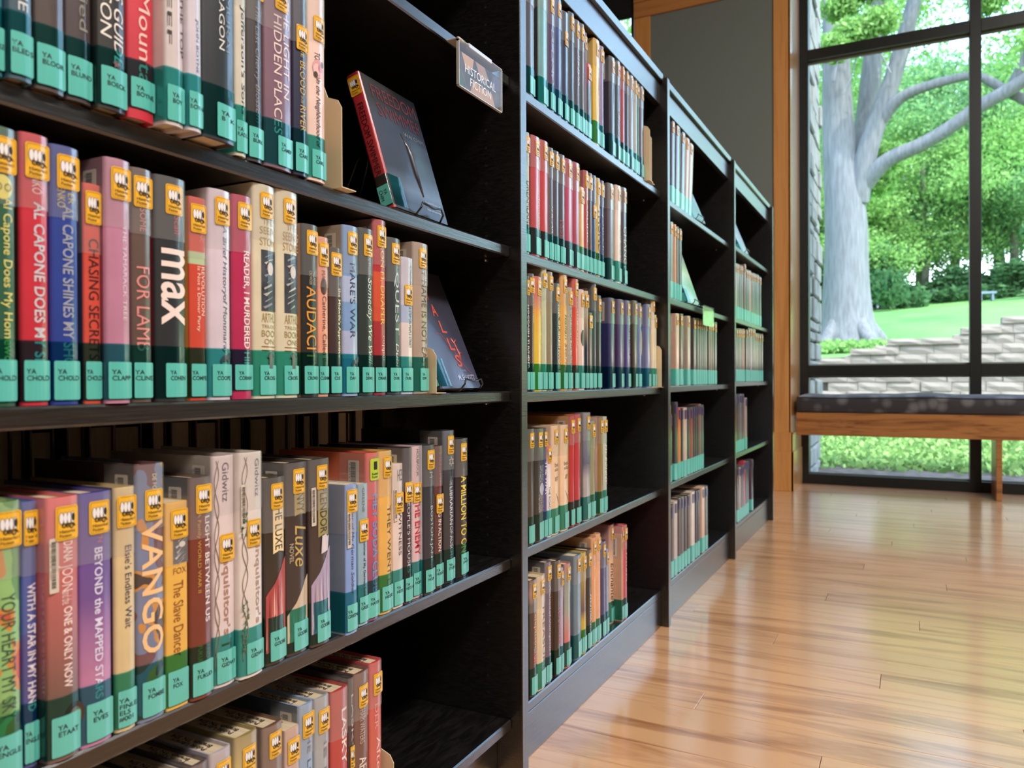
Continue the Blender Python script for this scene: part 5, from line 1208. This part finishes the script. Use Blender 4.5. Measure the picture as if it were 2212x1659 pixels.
limb('limb', [(13.5, -1.9, 4.9), (13.3, -2.1, 5.3), (13.2, -2.3, 5.9), (13.1, -2.6, 6.6)], [.09, .08, .07, .05])
for q in ([(13.6, .3, 6.3), (13.2, .1, 6.0), (12.9, .15, 5.4), (12.8, .3, 5.0)], [(13.2, .1, 6.0), (12.9, -.2, 5.6), (12.8, -.35, 5.2)], [(13.1, .0, 6.1), (12.7, .35, 5.6), (12.6, .42, 5.15)]):
    limb('twig', q, [.018, .014, .01, .006][:len(q)], seg=6)
rr = random.Random(3); cen = []; rad = []
for i in range(46):   # canopy clumps
    x_ = 14+rr.uniform(-1.5, 6); y_ = rr.uniform(-3.6, 4.5); z_ = rr.uniform(4.8, 9.5)
    if x_ < 15.5 and -2.2 < y_ < 0.9: z_ = rr.uniform(7.2, 9.6)
    cen.append((x_-14, y_-.35, z_-1.2)); rad.append((1.0, 1.1, rr.uniform(.5, .9)))
for c_ in ((12.9, .35, 6.4), (12.8, .2, 5.9), (12.7, .42, 5.7), (12.9, -.1, 6.6), (12.8, -.2, 6.0), (12.9, -.9, 6.6), (13.2, -1.6, 6.2), (14.8, -.25, 4.5), (14.9, -.1, 4.1)):
    cen.append((c_[0]-14, c_[1]-.35, c_[2]-1.2)); rad.append((.26, .30, .24))
tag(obj('foliage', leaves('foliage', cen, rad, 60000, 0.05), M_LEAF, ok), kind='stuff')

# woodland beyond the lawn
def crown(n, size, seed, R_=3.0, Hc=7.0):
    r = random.Random(seed); c = []; q = []
    for i in range(22):
        a = r.uniform(0, 6.28); d = r.uniform(0, R_); c.append((d*math.cos(a), d*math.sin(a), r.uniform(1.6, Hc))); q.append((1.2, 1.2, .7))
    return leaves('foliage', c, q, n, size)
CR = [crown(24000, 0.065, 1, 3.0, 6.0), crown(24000, 0.065, 2, 3.4, 6.6), crown(22000, 0.065, 5, 2.8, 5.4)]
def wood_tree(x, y, k, s, lab, m=M_LEAF2, tr=True):
    z = ground_z(x, y)-.1
    t = tag(empty('tree', (x, y, z), (0, 0, (x*7+y*3) % 6.28)), lab, 'tree', 'woodland trees beyond the lawn'); t.scale = (s, s, s)
    f_ = obj('foliage', CR[k], None, t)
    if not CR[k].materials: CR[k].materials.append(M_LEAF2)
    if m is not M_LEAF2: f_.material_slots[0].link = 'OBJECT'; f_.material_slots[0].material = m
    tag(f_, kind='stuff')
    MB().tube([(0, 0, 0), (.05, .08, 1.2), (-.1, .1, 2.6), (.15, -.05, 4.6)], [.17, .13, .11, .06], 8).build('trunk', M_BARK2, t)
rr = random.Random(11)
in_view = [(24.5, 1.2, 2, .8), (26, -.9, 0, .9), (25.5, 3.6, 1, .9), (27, -3.2, 2, .95), (28, 1.6, 1, 1.05), (29, -1.8, 1, 1.1), (30, 4.5, 0, 1.2), (31, -4.2, 1, 1.1), (32, 0, 1, 1.25), (33, 7, 1, 1.2), (33, -3.5, 0, 1.3), (36, 3, 1, 1.4), (30, 9.5, 0, 1.3), (38, -1, 1, 1.5), (34, 11.5, 1, 1.4), (27.5, 6.5, 2, 1.0)]
names_ = ['bright green slender tree at the lawn edge', 'leafy green tree at the wood edge', 'tall green tree deep in the wood']
for i, (x, y, k, s) in enumerate(in_view):
    wood_tree(x, y, k, s, f'{ORD[i]} tree out from the lawn, '+['bright and slender', 'leafy mid green', 'tall and deep'][0 if x < 27 else 1 if x < 31 else 2]+(', left of the mullion' if y > -1 else ', right of the mullion'), M_LEAF if i in (0, 1, 4) else M_LEAF2)
for x, y, k, s in ((30, -10, 2, .62), (31, -14, 0, .6), (29, -18, 2, .6), (26, -22, 0, .58), (22, -22, 2, .55)): wood_tree(x, y, k, s, 'low tree standing far to the right beyond the lawn')
SHB = leaves('shrub_foliage', [(rr.uniform(-1.3, 1.3), rr.uniform(-1.3, 1.3), rr.uniform(.1, 1.5)) for _ in range(9)], [(.6, .6, .45)]*9, 5000, 0.10); SHB.materials.append(M_LEAF3)
for i, yy in enumerate(np.arange(-12, 9, 1.5)):
    xx = 24.5+1.2*math.sin(i*2.1); o_ = obj('shrub', SHB, None, None, (xx, yy, ground_z(xx, yy)-.1), (0, 0, i*1.3)); o_.scale = (1, 1, .8+.3*math.sin(i*1.7))
    tag(o_, 'dark green shrub in the undergrowth along the far lawn edge', 'shrub', 'undergrowth shrubs at the wood edge')
# far low benches on the lawn
def garden_bench(x, y, w, lab):
    t = tag(empty('garden_bench', (x, y, ground_z(x, y)+0.04), (0, 0, 0.15)), lab, 'bench')
    mm = mat('blue_grey_paint', '8c98b8', 0.5)
    bx('seat', mm, -0.12, 0.12, -w/2, w/2, .17, .22, t)
    for sy in (-1, 1): bx('leg', mm, -0.1, 0.1, sy*(w/2-.08)-.02, sy*(w/2-.08)+.02, 0, .17, t)
garden_bench(23.2, .30, .34, 'small blue-grey bench at the lawn edge beside the big trunk'); garden_bench(23.0, -2.29, .42, 'small blue-grey bench at the lawn edge right of the mullion')
# pale clapboard neighbour seen through the high strip window
hs = tag(empty('neighbour_house', (17, 5.6, 0)), 'pale clapboard house gable seen through the high window', 'house')
bx('wall', mat('pale_siding', 'dce4d8', 0.7), 0, 3, -2, 3, 0, 7.3, hs)
for i in range(30): MB().box(-0.03, 0.0, -2, 3, 0.2*i+1.2, 0.2*i+1.38).build('siding_board', mat('pale_siding', 'dce4d8', 0.7), hs)
bx('eave', mat('white_eave', 'f0f4ec', 0.6), -0.5, 3.2, -2.4, 3.3, 7.31, 7.5, hs)
bush = obj('shrub', CR[2], None, None, (12.0, 3.9, 1.0)); bush.scale = (.45, .45, .7); tag(bush, 'bright leafy tree top outside the high strip window', 'tree')
bpy.context.view_layer.update()
